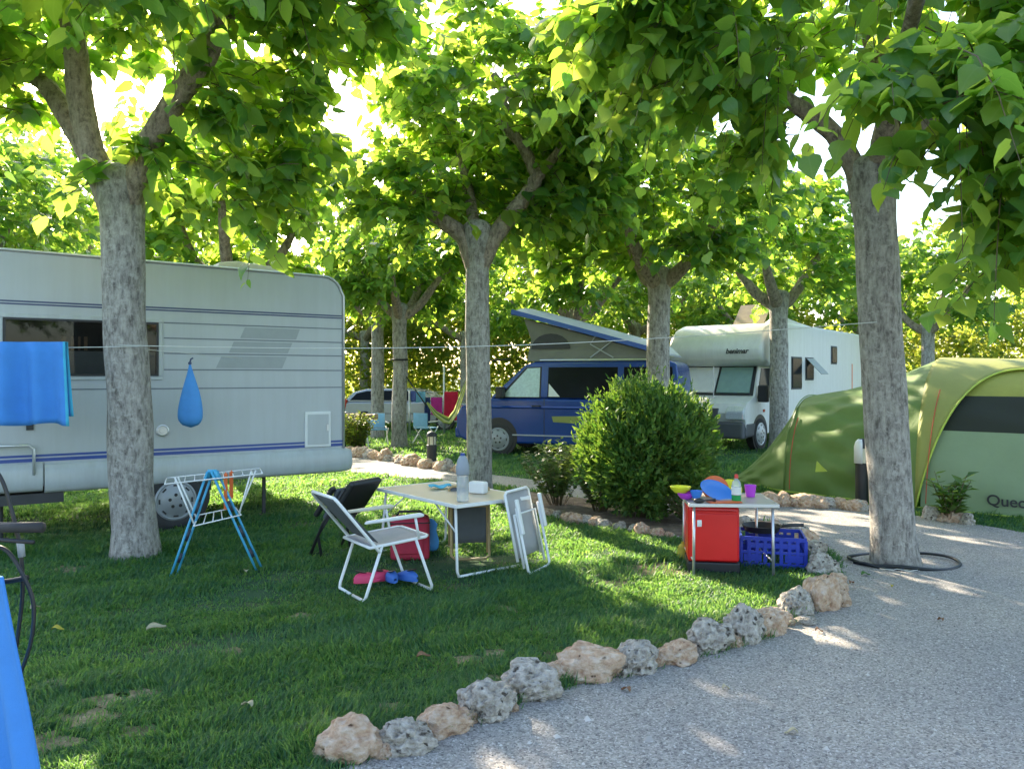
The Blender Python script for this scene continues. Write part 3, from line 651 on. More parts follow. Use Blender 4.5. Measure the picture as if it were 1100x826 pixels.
plain_tree(5.53, 16.4, "mulberry standing against the white motorhome's cab", 15, 3.25, .19, 2.0, 4.6, .95, 380)
plain_tree(-2.5, 17.6, "straight mulberry trunk with a dark ring, on the sunny grass by the bollard", 16, 3.1, .165, 1.9, 4.4, .95, 400)
plain_tree(-3.45, 20.3, "thinner mulberry trunk in front of the parked grey car", 17, 3.2, .16, 1.8, 4.4, .9, 330)
plain_tree(1.5, 18.3, "mulberry whose reddish limbs show behind the van's popped-up roof", 27, 3.1, .17, 2.2, 4.6, 1.0, 420)
plain_tree(11.3, 21.5, "mulberry seen above the tent roof at far right", 18, 3.0, .17, 2.2, 4.5, 1.1, 380, mat='leaf_far')
plain_tree(-4.4, 12.4, "mulberry whose crown spreads just above the caravan's roof hatch", 19, 3.1, .17, 2.0, 4.5, .9, 430)
plain_tree(-9.4, 13.6, "mulberry crown showing above the left end of the caravan roof", 20, 3.1, .17, 2.3, 4.6, 1.2, 430)
# trees further off share two crowns
far_a = plain_tree(1.2, 23.5, "far mulberry with its crown above the popped-up van roof", 31, 3.0, .17, 2.5, 4.6, 1.4, 430, mat='leaf_far', L=.23, tmpl='sim', stems=False, group='mulberries at the back of the campsite', per=10)
far_b = plain_tree(7.6, 25.5, "far mulberry with its crown above the motorhome's roof", 32, 3.1, .18, 2.7, 4.8, 1.5, 460, mat='leaf_far', L=.23, tmpl='sim', stems=False, group='mulberries at the back of the campsite', per=10)
FAR = [(4.2, 27, 0, 1.0, 1.1, "far mulberry between the popped-up van roof and the motorhome"), (-1.5, 25.5, 1, 2.2, .95, "far mulberry behind the trunk by the folding table"),
       (-12.5, 19.5, 1, 1.7, 1.25, "far mulberry at left edge above the caravan"), (12.5, 28, 0, 2.6, 1.1, "far mulberry beyond the motorhome's rear end"),
       (16.5, 22, 1, .6, 1.05, "far mulberry at the right edge beyond the tent"), (-10.2, 26, 0, .4, 1.15, "far mulberry beyond the middle of the caravan roof"),
       (-5.2, 28, 1, 3.9, 1.0, "far mulberry above the right end of the caravan roof"), (9.6, 32, 1, 5.0, 1.2, "tall far mulberry in the gap right of the motorhome roof hatch"),
       (1.5, 33, 1, 1.4, 1.25, "tall far mulberry in the gap beside the table's tree"), (-16, 27, 0, 2.0, 1.2, "far mulberry at the leftmost end of the back row"), (-4.4, 33.5, 0, 3.0, 1.3, "tall far mulberry behind the hedge over the hanging towels"), (6.0, 34, 1, 2.0, 1.3, "tall far mulberry behind the hedge over the motorhome")]
FAR += [(9.5, -4.5, 0, .5, 1.0, "mulberry behind the viewer, mirrored in the left half of the caravan window"), (13.5, -7.5, 1, 2.5, 1.1, "mulberry well behind the viewer, mirrored in the caravan window's right half"), (6.0, -8.5, 1, 4.1, 1.0, "unseen mulberry added behind the viewer for the motorhome windows to mirror")]  # unseen trees added behind the camera so the windows have something to reflect
for (x, y, k, rz, sc, lb) in FAR:
    o = copy_tree(far_a if k == 0 else far_b); o.location = (x, y, 0); o.rotation_euler.z = rz; o.scale = (sc, sc, sc); o['label'] = lb

def leafy_mass(name, label, cat, x0, x1, y0, y1, h, n, seed, mat, L, bumps=.6, rz=0, loc=(0, 0, 0)):
    rng = np.random.default_rng(seed); t = thing(name, label, cat, loc, rz)
    u = rng.uniform(0, 1, n); x = x0 + (x1 - x0) * u; ht = h * (1 + .18 * np.sin(x * 1.1 + seed) + .12 * np.sin(x * 2.7 + 2 * seed))
    z = ht * rng.uniform(0.02, 1, n) ** .8; y = rng.uniform(y0, y1, n) + bumps * .5 * np.sin(x * 2.1 + z * 1.7)
    P = np.stack([x, y, z], 1); D = rng.normal(size=(n, 3)) + np.array([0, -.4, -.3]); N = rng.normal(size=(n, 3)) * .7 + np.array([0, -.6, .7])
    V, Fc = leaves_np(P, D, N, L * rng.uniform(.6, 1.3, n), SIM_V, SIM_F)
    np_mesh("foliage", V, Fc, [M[mat]], parent=t, smooth=True)
    return t
leafy_mass("hedge", "tall dark hedge behind the parked car and the hanging towels", "hedge", -8.5, 2.2, -.7, 1.3, 4.3, 20000, 3, 'hedge', .2, loc=(0, 28.5, 0))
leafy_mass("hedge", "tall dark hedge behind the blue van and the motorhome", "hedge", 2.3, 24, -.7, 1.3, 4.6, 38000, 4, 'hedge', .2, loc=(0, 31.5, 0))
leafy_mass("hedge", "long green hedge beyond the caravan", "hedge", -30, -8.6, -.7, 1.3, 3.8, 30000, 5, 'hedge', .2, loc=(0, 30, 0))

# rounded conifer bush in the bed
def conifer():
    rng = np.random.default_rng(21); cx, cy = 1.48, 8.75
    t = thing("conifer_bush", "dense rounded green conifer bush in the stone-edged bed", "bush", (cx, cy, 0))
    n = 26000; u = nrm(rng.normal(size=(n, 3))); rad = (rng.uniform(.25, 1, n)) ** .45
    az = np.arctan2(u[:, 1], u[:, 0])
    lump = 1 + .10 * np.sin(3 * az + 1) * (1 - u[:, 2] ** 2) + .10 * np.sin(5 * az + 4 * u[:, 2]) + .11 * np.sin(8 * az + 9 * u[:, 2] + 2) * np.sin(7 * u[:, 2] + 1) + .08 * np.sin(15 * az - 13 * u[:, 2])
    lump *= 1 - .12 * np.clip(u[:, 2], 0, 1)
    P = u * (rad * lump)[:, None] * np.array([.70, .68, .70]); P[:, 2] += .77; 
    P[:, 2] = np.maximum(P[:, 2], .05)
    D = nrm(P - np.array([0, 0, .6])) * .8 + np.array([0, 0, .45]) + rng.normal(size=(n, 3)) * .45
    N = rng.normal(size=(n, 3)) + np.array([0, 0, .2])
    V, Fc = leaves_np(P, D, N, rng.uniform(.05, .11, n), NAR_V * np.array([1, 1.15, 1]), NAR_F)
    # spiky shoots breaking the outline
    m = 420; u2 = nrm(rng.normal(size=(m, 3)) + np.array([0, 0, .35])); b = u2 * np.array([.70, .68, .68]) * .95; b[:, 2] += .77
    k = 12; tt = np.linspace(0, 1, k); sh = nrm(u2 * .7 + np.array([0, 0, .8]) + rng.normal(size=(m, 3)) * .3); ln = rng.uniform(.06, .26, m)
    P2 = (b[:, None] + sh[:, None] * (ln[:, None] * tt)[..., None]).reshape(-1, 3); D2 = np.repeat(sh, k, 0) + rng.normal(size=(m * k, 3)) * .5
    V2, F2 = leaves_np(P2, D2, rng.normal(size=(m * k, 3)), rng.uniform(.04, .07, m * k), NAR_V, NAR_F)
    np_mesh("foliage", np.concatenate([V, V2]), np.concatenate([Fc, F2 + len(V)]), [M['thuja']], parent=t)
    mb = MB(); rnd = random.Random(3)
    for i in range(7):
        a = rnd.uniform(0, 6.28); mb.tube([(.05 * math.cos(a), .05 * math.sin(a), -.03), (.2 * math.cos(a), .2 * math.sin(a), .5), (.4 * math.cos(a), .4 * math.sin(a), 1.15)], [.035, .025, .008], 6)
    mb.build("stems", M['twig'], t, smooth=True)
conifer()

def stem_bush(name, label, x, y, w_, h, ns, seed, mat, L, per, tmplt, lean=.5, group=None, rad=.006):
    rng = np.random.default_rng(seed); rnd = random.Random(seed); t = thing(name, label, "bush" if name != "laurel_plant" else "plant", (x, y, 0), 0, group)
    mb = MB(); P = []; D = []; N = []
    for i in range(ns):
        a = rnd.uniform(0, 6.28); hh = h * rnd.uniform(.55, 1); rr = w_ * rnd.uniform(.2, 1)
        pts = [Vector((math.cos(a) * rr * .15, math.sin(a) * rr * .15, -.02)), Vector((math.cos(a) * rr * .5, math.sin(a) * rr * .5, hh * .5)), Vector((math.cos(a) * rr, math.sin(a) * rr, hh))]
        mb.tube(pts, [rad, rad * .8, rad * .4], 5)
        for k in range(per):
            tt = .25 + .75 * k / per; p = pts[0].lerp(pts[1], tt * 2) if tt < .5 else pts[1].lerp(pts[2], tt * 2 - 1)
            b = rnd.uniform(0, 6.28); P.append(p); D.append((math.cos(b), math.sin(b), rnd.uniform(-.1, .8))); N.append((rnd.uniform(-.4, .4), rnd.uniform(-.4, .4), 1))
    P = np.array([tuple(p) for p in P]); D = np.array(D); N = np.array(N)
    V, Fc = leaves_np(P, D, N, L * rng.uniform(.6, 1.2, len(P)), *tmplt)
    np_mesh("foliage", V, Fc, [M[mat]], parent=t, smooth=True); mb.build("stems", M['twig'], t, smooth=True); return t
stem_bush("rose_bush", "loose twiggy bush with sparse leaves left of the conifer", .55, 9.55, .55, .85, 46, 7, 'rose', .075, 32, (SIM_V, SIM_F), rad=.0035)
stem_bush("rose_bush", "low leggy bush between the folding table and the conifer", 1.0, 9.1, .4, .5, 30, 8, 'rose', .075, 26, (SIM_V, SIM_F))
stem_bush("low_shrub", "low green shrub spilling behind the conifer's base", 1.9, 8.3, .4, .36, 40, 9, 'rose', .05, 16, (SIM_V, SIM_F))
stem_bush("laurel_plant", "small glossy-leaved plant growing against the tent's pale panel", 4.68, 8.45, .22, .55, 13, 10, 'laurel', .15, 13, (SIM_V * np.array([1, .55, 1]), SIM_F))
stem_bush("shrub", "small dark shrub beside the caravan's rear corner", -3.25, 16.4, .55, .85, 90, 12, 'hedge', .09, 24, (SIM_V, SIM_F))

# ------------------------------------------------------------------ rocks
def rock_mesh(seed, pits, lvl=4):
    bm = bmesh.new(); bmesh.ops.create_icosphere(bm, subdivisions=lvl, radius=1); off = Vector((seed * 7.3, seed * 3.1, seed * 1.7))
    for v in bm.verts:
        d = v.co.normalized(); q = d * 1.1 + off
        h = 1 + .30 * noise.noise(q) + .20 * noise.noise(q * 2.3) + .10 * noise.noise(q * 4.9) + (.05 if pits else .018) * noise.noise(q * 10)
        if pits:
            for s_, a_ in ((3.0, .24), (5.5, .15)):
                dist = noise.voronoi(q * s_)[0][0]; h -= a_ * max(0, 1 - (dist / .34) ** 2)
        else:
            dist = noise.voronoi(q * 2.6)[0][0]; h -= .10 * max(0, 1 - (dist / .25) ** 2)
        v.co = d * h
        if v.co.z < -.55: v.co.z = -.55 - (v.co.z + .55) * .1
    me = bpy.data.meshes.new("rock"); bm.to_mesh(me); bm.free(); me.polygons.foreach_set("use_smooth", [True] * len(me.polygons)); return me
def rock(me, mat, x, y, s, rz, label, group, sz=None, rnd=random.Random(1)):
    if not me.materials: me.materials.append(mat)
    o = bpy.data.objects.new("rock", me); C.objects.link(o); sz = sz or (s, s * .8, s * .75)
    o.scale = sz; o.location = (x, y, sz[2] * .42); o.rotation_euler = (0, 0, rz); return tag(o, label, "rock", group)
GE = "rough stones edging the grass plot along the gravel"
big = [  # px centre, py bottom, width px, kind, label
    (375, 822, 62, 't', "broad tan stone at the near end of the row, lowest in the picture"),
    (430, 815, 50, 'g', "speckled grey stone next to the lowest tan stone of the row"),
    (478, 794, 48, 't', "lumpy tan stone, second tan one from the near end of the row"),
    (523, 778, 52, 'g', "grey pitted stone wedged after the second tan stone"),
    (570, 758, 52, 'g', "dark-holed grey stone sitting before a small tan one"),
    (600, 738, 30, 't', "small pale tan stone tucked against the larger smooth tan stone"),
    (636, 735, 56, 't', "large smooth tan stone in the middle of the row"),
    (684, 728, 46, 'g', "grey cratered stone just right of the large smooth tan stone"),
    (731, 718, 50, 't', "low long tan stone pierced by small holes"),
    (766, 704, 44, 'g', "brownish grey stone between the holed tan stone and a pale upright one"),
    (803, 695, 42, 'g', "pale upright grey stone streaked white"),
    (829, 686, 38, 't', "tan stone leaning on the pale upright grey stone"),
    (858, 666, 36, 'g', "black and white mottled stone near the bend of the row"),
    (887, 660, 40, 't', "tall orange tan stone at the bend of the row"),
    (868, 676, 26, 'g', "little flat pale stone lying at the foot of the mottled stone"),
    (899, 641, 30, 't', "rounded tan stone behind the tall orange one at the bend"),
    (905, 655, 26, 't', "small brown stone on the gravel side of the bend"),
    (888, 622, 30, 'g', "grey stone beside the blue crate's right corner"),
    (880, 603, 28, 'g', "pale rough stone just behind the blue crate"),
    (868, 592, 26, 't', "tan stone behind the crate, back of the curve"),
]
rnd = random.Random(4)
for i, (px, py, wp, k, lb) in enumerate(big):
    p = g(px, py - 4); s = wp / F * p.y / 2 * 1.10
    me = rock_mesh(i + 1, k == 'g', 5 if i < 14 else 4); 
    sz = (s * 1.16, s * .85, s * rnd.uniform(.74, .95)) if i != 8 else (s, s * .7, s * .55)
    if i == 10: sz = (s * .95, s * .8, s * 1.2)
    if i == 13: sz = (s * .95, s * .8, s * 1.15)
    if i == 14: sz = (s, s * .8, s * .4)
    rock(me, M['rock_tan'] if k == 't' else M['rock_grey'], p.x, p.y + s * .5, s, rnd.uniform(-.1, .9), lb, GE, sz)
rf = random.Random(8); FILL = []
for i in range(len(big) - 1):
    if i in (13, 14, 15, 16): continue
    a, b = g(big[i][0], big[i][1] - 4), g(big[i + 1][0], big[i + 1][1] - 4)
    p = a.lerp(b, rf.uniform(.42, .58)); FILL.append((p.x + rf.uniform(-.02, .03), p.y + rf.uniform(.02, .12), rf.uniform(.035, .065)))
small = [rock_mesh(40 + i, i % 2 == 0, 4) for i in range(6)]
for (x, y, s) in FILL:
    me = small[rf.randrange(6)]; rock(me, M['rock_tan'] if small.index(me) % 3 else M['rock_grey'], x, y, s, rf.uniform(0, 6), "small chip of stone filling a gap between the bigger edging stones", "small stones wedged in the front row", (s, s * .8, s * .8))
def row(px_pts, n, w0, w1, group, label, seed, jit=3):
    rn = random.Random(seed); P = [g(*p) for p in px_pts]
    ln = [(P[i + 1] - P[i]).length for i in range(len(P) - 1)]; tot = sum(ln)
    for i in range(n):
        d = (i + .5 + rn.uniform(-.25, .25)) / n * tot; k = 0
        while k < len(ln) - 1 and d > ln[k]: d -= ln[k]; k += 1
        p = P[k].lerp(P[k + 1], min(1, d / ln[k])); s = rn.uniform(w0, w1); me = small[rn.randrange(6)]
        o = rock(me, M['rock_tan'] if small.index(me) % 3 else M['rock_grey'], p.x + rn.uniform(-.05, .05), p.y + rn.uniform(-.05, .05), s, rn.uniform(0, 6.28), label, group, (s, s * rn.uniform(.7, 1), s * rn.uniform(.6, .9)))
row([(572, 550), (620, 561), (690, 573), (735, 583)], 17, .05, .10, "small stones between the grass and the planting bed", "small pale stone in the row edging the planting bed before the conifer", 1)
row([(800, 572), (835, 574), (862, 582)], 9, .07, .13, "stones behind the small kitchen table", "rough stone in the cluster behind the kitchen table and crate", 2)
row([(372, 489), (410, 494), (440, 499), (482, 506), (500, 508)], 22, .10, .19, "stones along the far side of the path by the bollard", "stone in the far row beyond the path, under the bollard and the two trunks", 3)
row([(640, 526), (670, 531), (700, 534)], 7, .07, .13, "stones along the path behind the twiggy bush", "stone on the far side of the path behind the twiggy bush", 4)
row([(815, 543), (850, 544), (890, 545), (930, 550)], 13, .09, .17, "stones between the path and the tent", "stone in the row between the path and the tent's green end", 5)
row([(990, 556), (1010, 560), (1042, 563)], 5, .08, .13, "stones below the small glossy plant", "stone at the foot of the small glossy plant by the tent", 6)

# fallen leaves
def fallen(px, py, L, mat, rz, label, z=.05):
    p = g(px, py); mb = MB(); 
    for v_ in [0]:
        mb.grid(lambda u, v: Vector(((u - .5) * L, (v - .5) * L * .62 * math.sin(PI * min(1, .08 + u * .95)) , .012 * math.sin(u * 5) + .12 * L * (2 * v - 1) ** 2)), 8, 4)
    o = mb.build("fallen_leaf", M[mat], None, smooth=True, solid=.001); o.location = (p.x, p.y, z); o.rotation_euler = (.15, -.1, rz)
    return tag(o, label, "leaf", "fallen leaves on the lawn")
fallen(168, 683, .11, 'dead_leaf', .6, "large pale dry leaf lying on the shaded grass, biggest one")
fallen(62, 684, .065, 'dead_leaf_yellow', .2, "small yellow leaf on the grass at far left")
fallen(38, 660, .07, 'dead_leaf', 1.2, "pale leaf fragment on the grass near the black cables")
fallen(264, 620, .06, 'dead_leaf', 2.0, "pale curled leaf near the drying rack's right foot")
fallen(455, 714, .075, 'dead_leaf_brown', .4, "brown leaf on the grass in front of the camp chair")
fallen(265, 768, .07, 'dead_leaf', 2.6, "pale leaf on the foreground grass left of the first stones")
fallen(743, 630, .06, 'dead_leaf', 1.0, "beige leaf on the lit grass below the red fridge")

for (px, py, L_, mt, rz_, lb) in ((930, 619, .075, 'leaf_green', .2, "fresh green leaf on the gravel right of the front stones"), (958, 632, .035, 'dead_leaf_yellow', 1.1, "tiny yellow green leaf on the gravel below the hose"),
     (915, 628, .06, 'dead_leaf_brown', .7, "brown leaf on the gravel by the bend of the stones"), (672, 744, .06, 'dead_leaf_brown', 2.2, "small brown leaf on gravel below the large smooth tan stone"), (780, 742, .045, 'dead_leaf', .4, "pale dry leaf on the gravel below the holed tan stone"),
     (1010, 668, .05, 'dead_leaf_brown', 1.7, "dry brown leaf on the open gravel at right"), (850, 790, .055, 'dead_leaf', 2.9, "dry pale leaf on the near gravel at the bottom"), (880, 640 + 40, .05, 'dead_leaf_brown', .1, "brown leaf on gravel under the mottled stone")):
    o = fallen(px, py, L_, mt, rz_, lb, .018); o['group'] = "fallen leaves on the gravel"
# ------------------------------------------------------------------ wheels
def wheel(parent, x, z, r, w_, y0, hubmat, cap_seg=24, pattern=0):
    """wheel on the y = y0 side (facing -y); tyre, hubcap"""
    m = Matrix.Translation((x, y0, z)) @ Matrix.Rotation(PI / 2, 4, 'X')      # local z -> -y
    t = thing("wheel", None, None); t.parent = parent
    mb = MB(); mb.lathe([(r * .62, -w_), (r * .93, -w_), (r, -w_ * .85), (r, -w_ * .15), (r * .95, 0), (r * .80, .008), (r * .70, 0), (r * .66, -.03), (.02, -.03)], 32, m)
    mb.build("tyre", M['rubber'], t, auto=40)
    mb = MB(); mb.lathe([(r * .72, -.028), (r * .72, .004), (r * .66, .016), (r * .62, .008), (r * .44, .020), (r * .38, .034), (r * .1, .036), (.005, .036)], 32, m)
    mb.build("hubcap", hubmat, t, auto=40)
    mb = MB(); 
    for k in range(8):
        a = 2 * PI * k / 8; c, s = math.cos(a), math.sin(a); rr = r * .55
        q = m @ Matrix.Translation((rr * c, rr * s, .0135)) @ Matrix.Rotation(a, 4, 'Z')
        mb.box(-r * .028, r * .028, -r * .085, r * .085, -.003, .003, q)
    for k in range(5):
        a = 2 * PI * (k + .3) / 5; mb.lathe([(r * .06, .03), (r * .06, .0375), (.003, .0375)], 10, m @ Matrix.Translation((r * .22 * math.cos(a), r * .22 * math.sin(a), 0)))
    mb.build("vent_holes", M['black'], t)
    return t

# ------------------------------------------------------------------ caravan
CA = math.atan2(1, 1.454); CO = Vector((-3.46, 8.13, 0))
def cx(px):
    s = (px - 550) / F; return 1.765 * (s * 8.13 + 3.46) / (1.454 - s)
def cz(px, py):
    Y = 8.13 + cx(px) / 1.765; return EYE - (py - HZ) / F * Y
car = thing("caravan", "long pale grey caravan with blue stripes filling the left side", "caravan", CO, CA)
XR = cx(369); XL = -2.35; ZT = 2.70; ZB = .52; W = 2.2
prof = [(XL, ZB), (XR, ZB)]
for k in range(7): 
    a = k / 6 * PI / 2; prof.append((XR - .22 + .22 * math.cos(a) - (.02 if k else 0), ZT - .22 + .22 * math.sin(a)))
prof += [(XL + .5, ZT + .03)]
for k in range(6):
    a = PI / 2 + k / 5 * PI / 2; prof.append((XL + .45 + .45 * math.cos(a), ZT - .42 + .45 * math.sin(a)))
mb = MB(); mb.prism(prof, 0, W); mb.build("body", M['cara'], car, bevel=.025)
# roof edge trim follows the profile
mb = MB(); mb.tube([(p[0], -.004, p[1]) for p in prof[1:]], .014, 6); mb.build("edge_trim", M['alu'], car, smooth=True)
# skirt bulging outward at the bottom with rounded end
mb = MB(); sk = [(-.004, .735), (-.03, .715), (-.048, .65), (-.052, .56), (-.042, .49), (-.015, .458), (.05, .455), (.05, .735)]
xs = [(-1.16, 1), (XR - .1, 1), (XR + .03, .93), (XR + .09, .7), (XR + .10, .4)]
vs = []; fs = []
for (x, k) in xs:
    for (y, z) in sk: vs.append((x, y * k if y < 0 else y, .59 + (z - .59) * (.35 + .65 * k)))
n = len(sk)
for i in range(len(xs) - 1): fs += [(i * n + j, i * n + (j + 1) % n, (i + 1) * n + (j + 1) % n, (i + 1) * n + j) for j in range(n)]
fs += [tuple(range(n)), tuple(range((len(xs) - 1) * n, len(xs) * n))]
mb.add(vs, fs); mb.build("skirt", M['cara_skirt'], car, auto=50)
mb = MB(); mb.add([(XL if x < -1.2 else x, v[1] * .92, v[2] + .02) for x in (XL, -1.175) for v in [(0, y, z) for (y, z) in sk]], [tuple((j, (j + 1) % n, n + (j + 1) % n, n + j)) for j in range(n)] + [tuple(range(n)), tuple(range(n, 2 * n))])
mb.build("front_skirt", M['cara_skirt'], car, auto=50)
mb = MB(); mb.box(XL + .1, -1.0, .0, 1.6, .36, .455); mb.box(-1.0, XR - .4, .5, .6, .42, .515); mb.box(-.2, .2, .1, W - .1, .30, .36)
mb.build("chassis", M['dark'], car)
mb = MB(); mb.lathe([(.34, -.01), (.34, .06)], 28, Matrix.Translation((0, -.005, .32)) @ Matrix.Rotation(-PI / 2, 4, 'X')); mb.box(-.36, .36, .012, .6, .36, .52); mb.box(-.36, .36, .32, .6, .0, .4); mb.build("wheel_well", M['black'], car)
wheel(car, 0, .285, .285, .16, -.02, M['hub'])
ow = wheel(car, 0, .285, .285, .16, 0, M['hub']); ow.rotation_euler = (0, 0, PI); ow.location = (0, W, 0)
for x in (cx(291), -1.5):
    mb = MB(); mb.tube([(x, .25, .5), (x, .25, .02)], .022, 8); mb.box(x - .06, x + .06, .19, .31, .0, .02); mb.build("steady_leg", M['dark'], car)
# stripes (thin films standing proud)
def strip(name, x0, x1, z0, z1, mat, y=-.003, y1=0.001):
    mb = MB(); mb.box(x0, x1, y, y1, z0, z1); return mb.build(name, mat, car)
strip("upper_stripe", XL + .3, XR - .02, 2.247, 2.262, M['navy_print']); strip("upper_stripe", XL + .3, XR - .02, 2.222, 2.236, M['navy_print'])
strip("lower_stripe", XL, XR - .01, .80, .822, M['blue_print']); strip("lower_stripe", XL, XR - .01, .755, .787, M['blue_print'])
for py in (353.5, 368, 382.5, 398):
    strip("panel_groove", cx(176), XR - .02, cz(365, py) - .006, cz(365, py) + .006, M['cara_groove'])
strip("panel_groove", XL, XR - .02, cz(365, 416) - .006, cz(365, 416) + .006, M['cara_groove'])
zs = [cz(365, p) for p in (353.5, 368, 382.5, 398)]
for i, (a, b, c, d) in enumerate(((263, 322, 258, 318), (251, 314, 246, 309), (238, 308, 232, 303))):
    mb = MB(); z1, z0 = zs[i] - .02, zs[i + 1] + .02
    mb.prism([(cx(c), z0), (cx(d), z0), (cx(b), z1), (cx(a), z1)], -.003, .001); o = mb.build("grey_stripe_block", M['grey_print'], car)
# window: frame ring, curtains and blind behind a pane
wx0, wx1, wz0, wz1 = -1.49, cx(170), 1.56, 2.10
wdw = thing("window", None, None); wdw.parent = car
mb = MB(); fw = .04
mb.box(wx0 - fw, wx1 + fw, -.014, .001, wz1, wz1 + fw); mb.box(wx0 - fw, wx1 + fw, -.014, .001, wz0 - fw, wz0)
mb.box(wx0 - fw, wx0, -.014, .001, wz0, wz1); mb.box(wx1, wx1 + fw, -.014, .001, wz0, wz1); mb.build("frame", M['cara_skirt'], wdw, bevel=.006)
mb = MB(); mb.box(wx0, wx1, -.002, .001, wz0, wz1); mb.build("interior", M['black'], wdw)
mb = MB(); mb.box(wx0 + .03, wx1 - .03, -.006, -.0025, wz0 + .02, wz0 + .24); mb.build("blind", M['blind'], wdw)
mb = MB()
for (a, b) in ((-1.02, -.98), (-.94, -.915), (-.88, -.86), (-.83, -.80), (-.62, -.595), (-.56, -.53)): mb.box(a, b, -.007, -.0025, wz0 + .245, wz1 - .16)
mb.build("curtain", M['curtain'], wdw)
mb = MB(); mb.box(wx1 - .16, wx1 - .08, -.007, -.0025, wz0 + .08, wz0 + .3); mb.build("bottle_behind_glass", M['white_plastic'], wdw)
mb = MB(); mb.box(wx0 + .005, wx1 - .005, -.018, -.012, wz0 + .005, wz1 - .005); mb.build("pane", M['pane'], wdw, bevel=.004)
mb = MB(); fw = .02
for (a, b, c, d) in ((wx0, wx1, wz1 - fw, wz1), (wx0, wx1, wz0, wz0 + fw), (wx0, wx0 + fw, wz0 + fw, wz1 - fw), (wx1 - fw, wx1, wz0 + fw, wz1 - fw)): mb.box(a, b, -.021, -.0145, c, d)
mb.build("gasket", M['black'], wdw)
# service hatch, round vent, grab handle, roof hatch
hx0, hx1 = cx(327), cx(355); hz0, hz1 = cz(341, 480), cz(341, 442)
mb = MB(); mb.box(hx0, hx1, -.022, .001, hz0, hz1); ho = mb.build("service_hatch", M['white_plastic'], car, bevel=.014, seg=3)
mb = MB(); mb.box(hx0 + .03, hx1 - .03, -.027, -.0205, hz0 + .03, hz1 - .03); mb.build("door_panel", M['cara'], ho, bevel=.005)
mb = MB(); mb.box(hx1 - .06, hx1 - .035, -.036, -.026, (hz0 + hz1) / 2 - .02, (hz0 + hz1) / 2 + .05); mb.build("latch", M['alu'], ho)
vx, vz = cx(174.5), cz(174.5, 462.5)
mb = MB(); mb.lathe([(.062, -.001), (.062, .012), (.05, .016), (.045, .010), (.03, .010), (.028, .016), (.004, .016)], 24, Matrix.Translation((vx, 0, vz)) @ Matrix.Rotation(PI / 2, 4, 'X')); mb.build("round_vent", M['alu'], car, auto=30)
mb = MB(); hx = cx(36); mb.tube([(hx - .5, -.002, cz(10, 478)), (hx - .5, -.05, cz(10, 478)), (hx - .04, -.06, cz(30, 478)), (hx, -.06, cz(36, 482)), (hx, -.06, cz(36, 508)), (hx, -.002, cz(36, 512))], .014, 8)
mb.build("grab_handle", M['alu'], car, smooth=True)
mb = MB(); rx0, rx1 = cx(252), cx(300)
mb.prism([(rx0 - .12, ZT), (rx1 + .08, ZT), (rx1 + .08, ZT + .07), (rx1 + .03, ZT + .10), (rx0 + .1, ZT + .13), (rx0 - .1, ZT + .10)], .25, .85); mb.build("roof_hatch", M['cream_plastic'], car, bevel=.02)
mb = MB(); mb.box(cx(28), cx(36), -.012, .001, cz(32, 462), cz(32, 455)); mb.build("lock", M['dark'], car)

# ------------------------------------------------------------------ vehicle body with a greenhouse
def vehicle_body(lower, upper, w_, inset, name, mat, parent, bevel=.05):
    """lower: closed outline xz below the belt, upper: outline whose first/last points lie on the belt"""
    mb = MB(); mb.prism(lower, 0, w_)
    zb = upper[0][1]; zt = max(p[1] for p in upper); n = len(upper)
    def yy(z): return inset * max(0, (z - zb)) / (zt - zb)
    vs = [(p[0], .012 + yy(p[1]), p[1]) for p in upper] + [(p[0], w_ - .012 - yy(p[1]), p[1]) for p in upper]
    mb.add(vs, [tuple(range(n))[::-1], tuple(range(n, 2 * n))] + [(i, (i + 1) % n, n + (i + 1) % n, n + i) for i in range(n)])
    return mb.build(name, mat, parent, bevel=bevel, seg=3)
def side_panel(pts, y_of, name, mat, parent, proud=.006, bevel=0):
    mb = MB(); n = len(pts); vs = [(p[0], y_of(p[1]) - proud, p[1]) for p in pts] + [(p[0], y_of(p[1]) + .004, p[1]) for p in pts]
    mb.add(vs, [tuple(range(n))[::-1], tuple(range(n, 2 * n))] + [(i, (i + 1) % n, n + (i + 1) % n, n + i) for i in range(n)])
    return mb.build(name, mat, parent, bevel=bevel)

# blue campervan with popped roof
bus = thing("campervan", "dark blue campervan with its grey canvas roof popped up", "campervan", (-1.13, 16.0, 0), math.radians(-20))
BW = 1.85; belt = 1.13
low = [(.05, .34), (.0, .50), (.0, .78), (.10, .96), (.42, 1.07), (.72, belt), (4.50, belt), (4.54, .9), (4.52, .32), (4.3, .24), (.3, .24)]
up = [(.72, belt), (1.42, 1.78), (1.62, 1.845), (1.9, 1.86), (4.25, 1.86), (4.40, 1.8), (4.50, belt)]
vehicle_body(low, up, BW, .10, "body", M['bus_blue'], bus)
yb = lambda z: .012 + .10 * max(0, z - belt) / .73
side_panel([(.98, 1.16), (1.50, 1.72), (1.76, 1.73), (1.76, 1.16)], yb, "cab_window", M['sunshade'], bus, .008)
side_panel([(.90, 1.145), (1.47, 1.745), (1.79, 1.75), (1.79, 1.145)], yb, "window_seal", M['black'], bus, .004)
side_panel([(1.93, 1.15), (1.93, 1.74), (3.30, 1.74), (3.30, 1.15)], yb, "side_window", M['glass_dark'], bus, .008)
side_panel([(3.42, 1.15), (3.42, 1.74), (4.32, 1.74), (4.36, 1.15)], yb, "side_window", M['glass_dark'], bus, .008)
side_panel([(1.95, 1.17), (1.95, 1.42), (2.18, 1.17)], yb, "bottle_behind_window", M['white_plastic'], bus, .010)
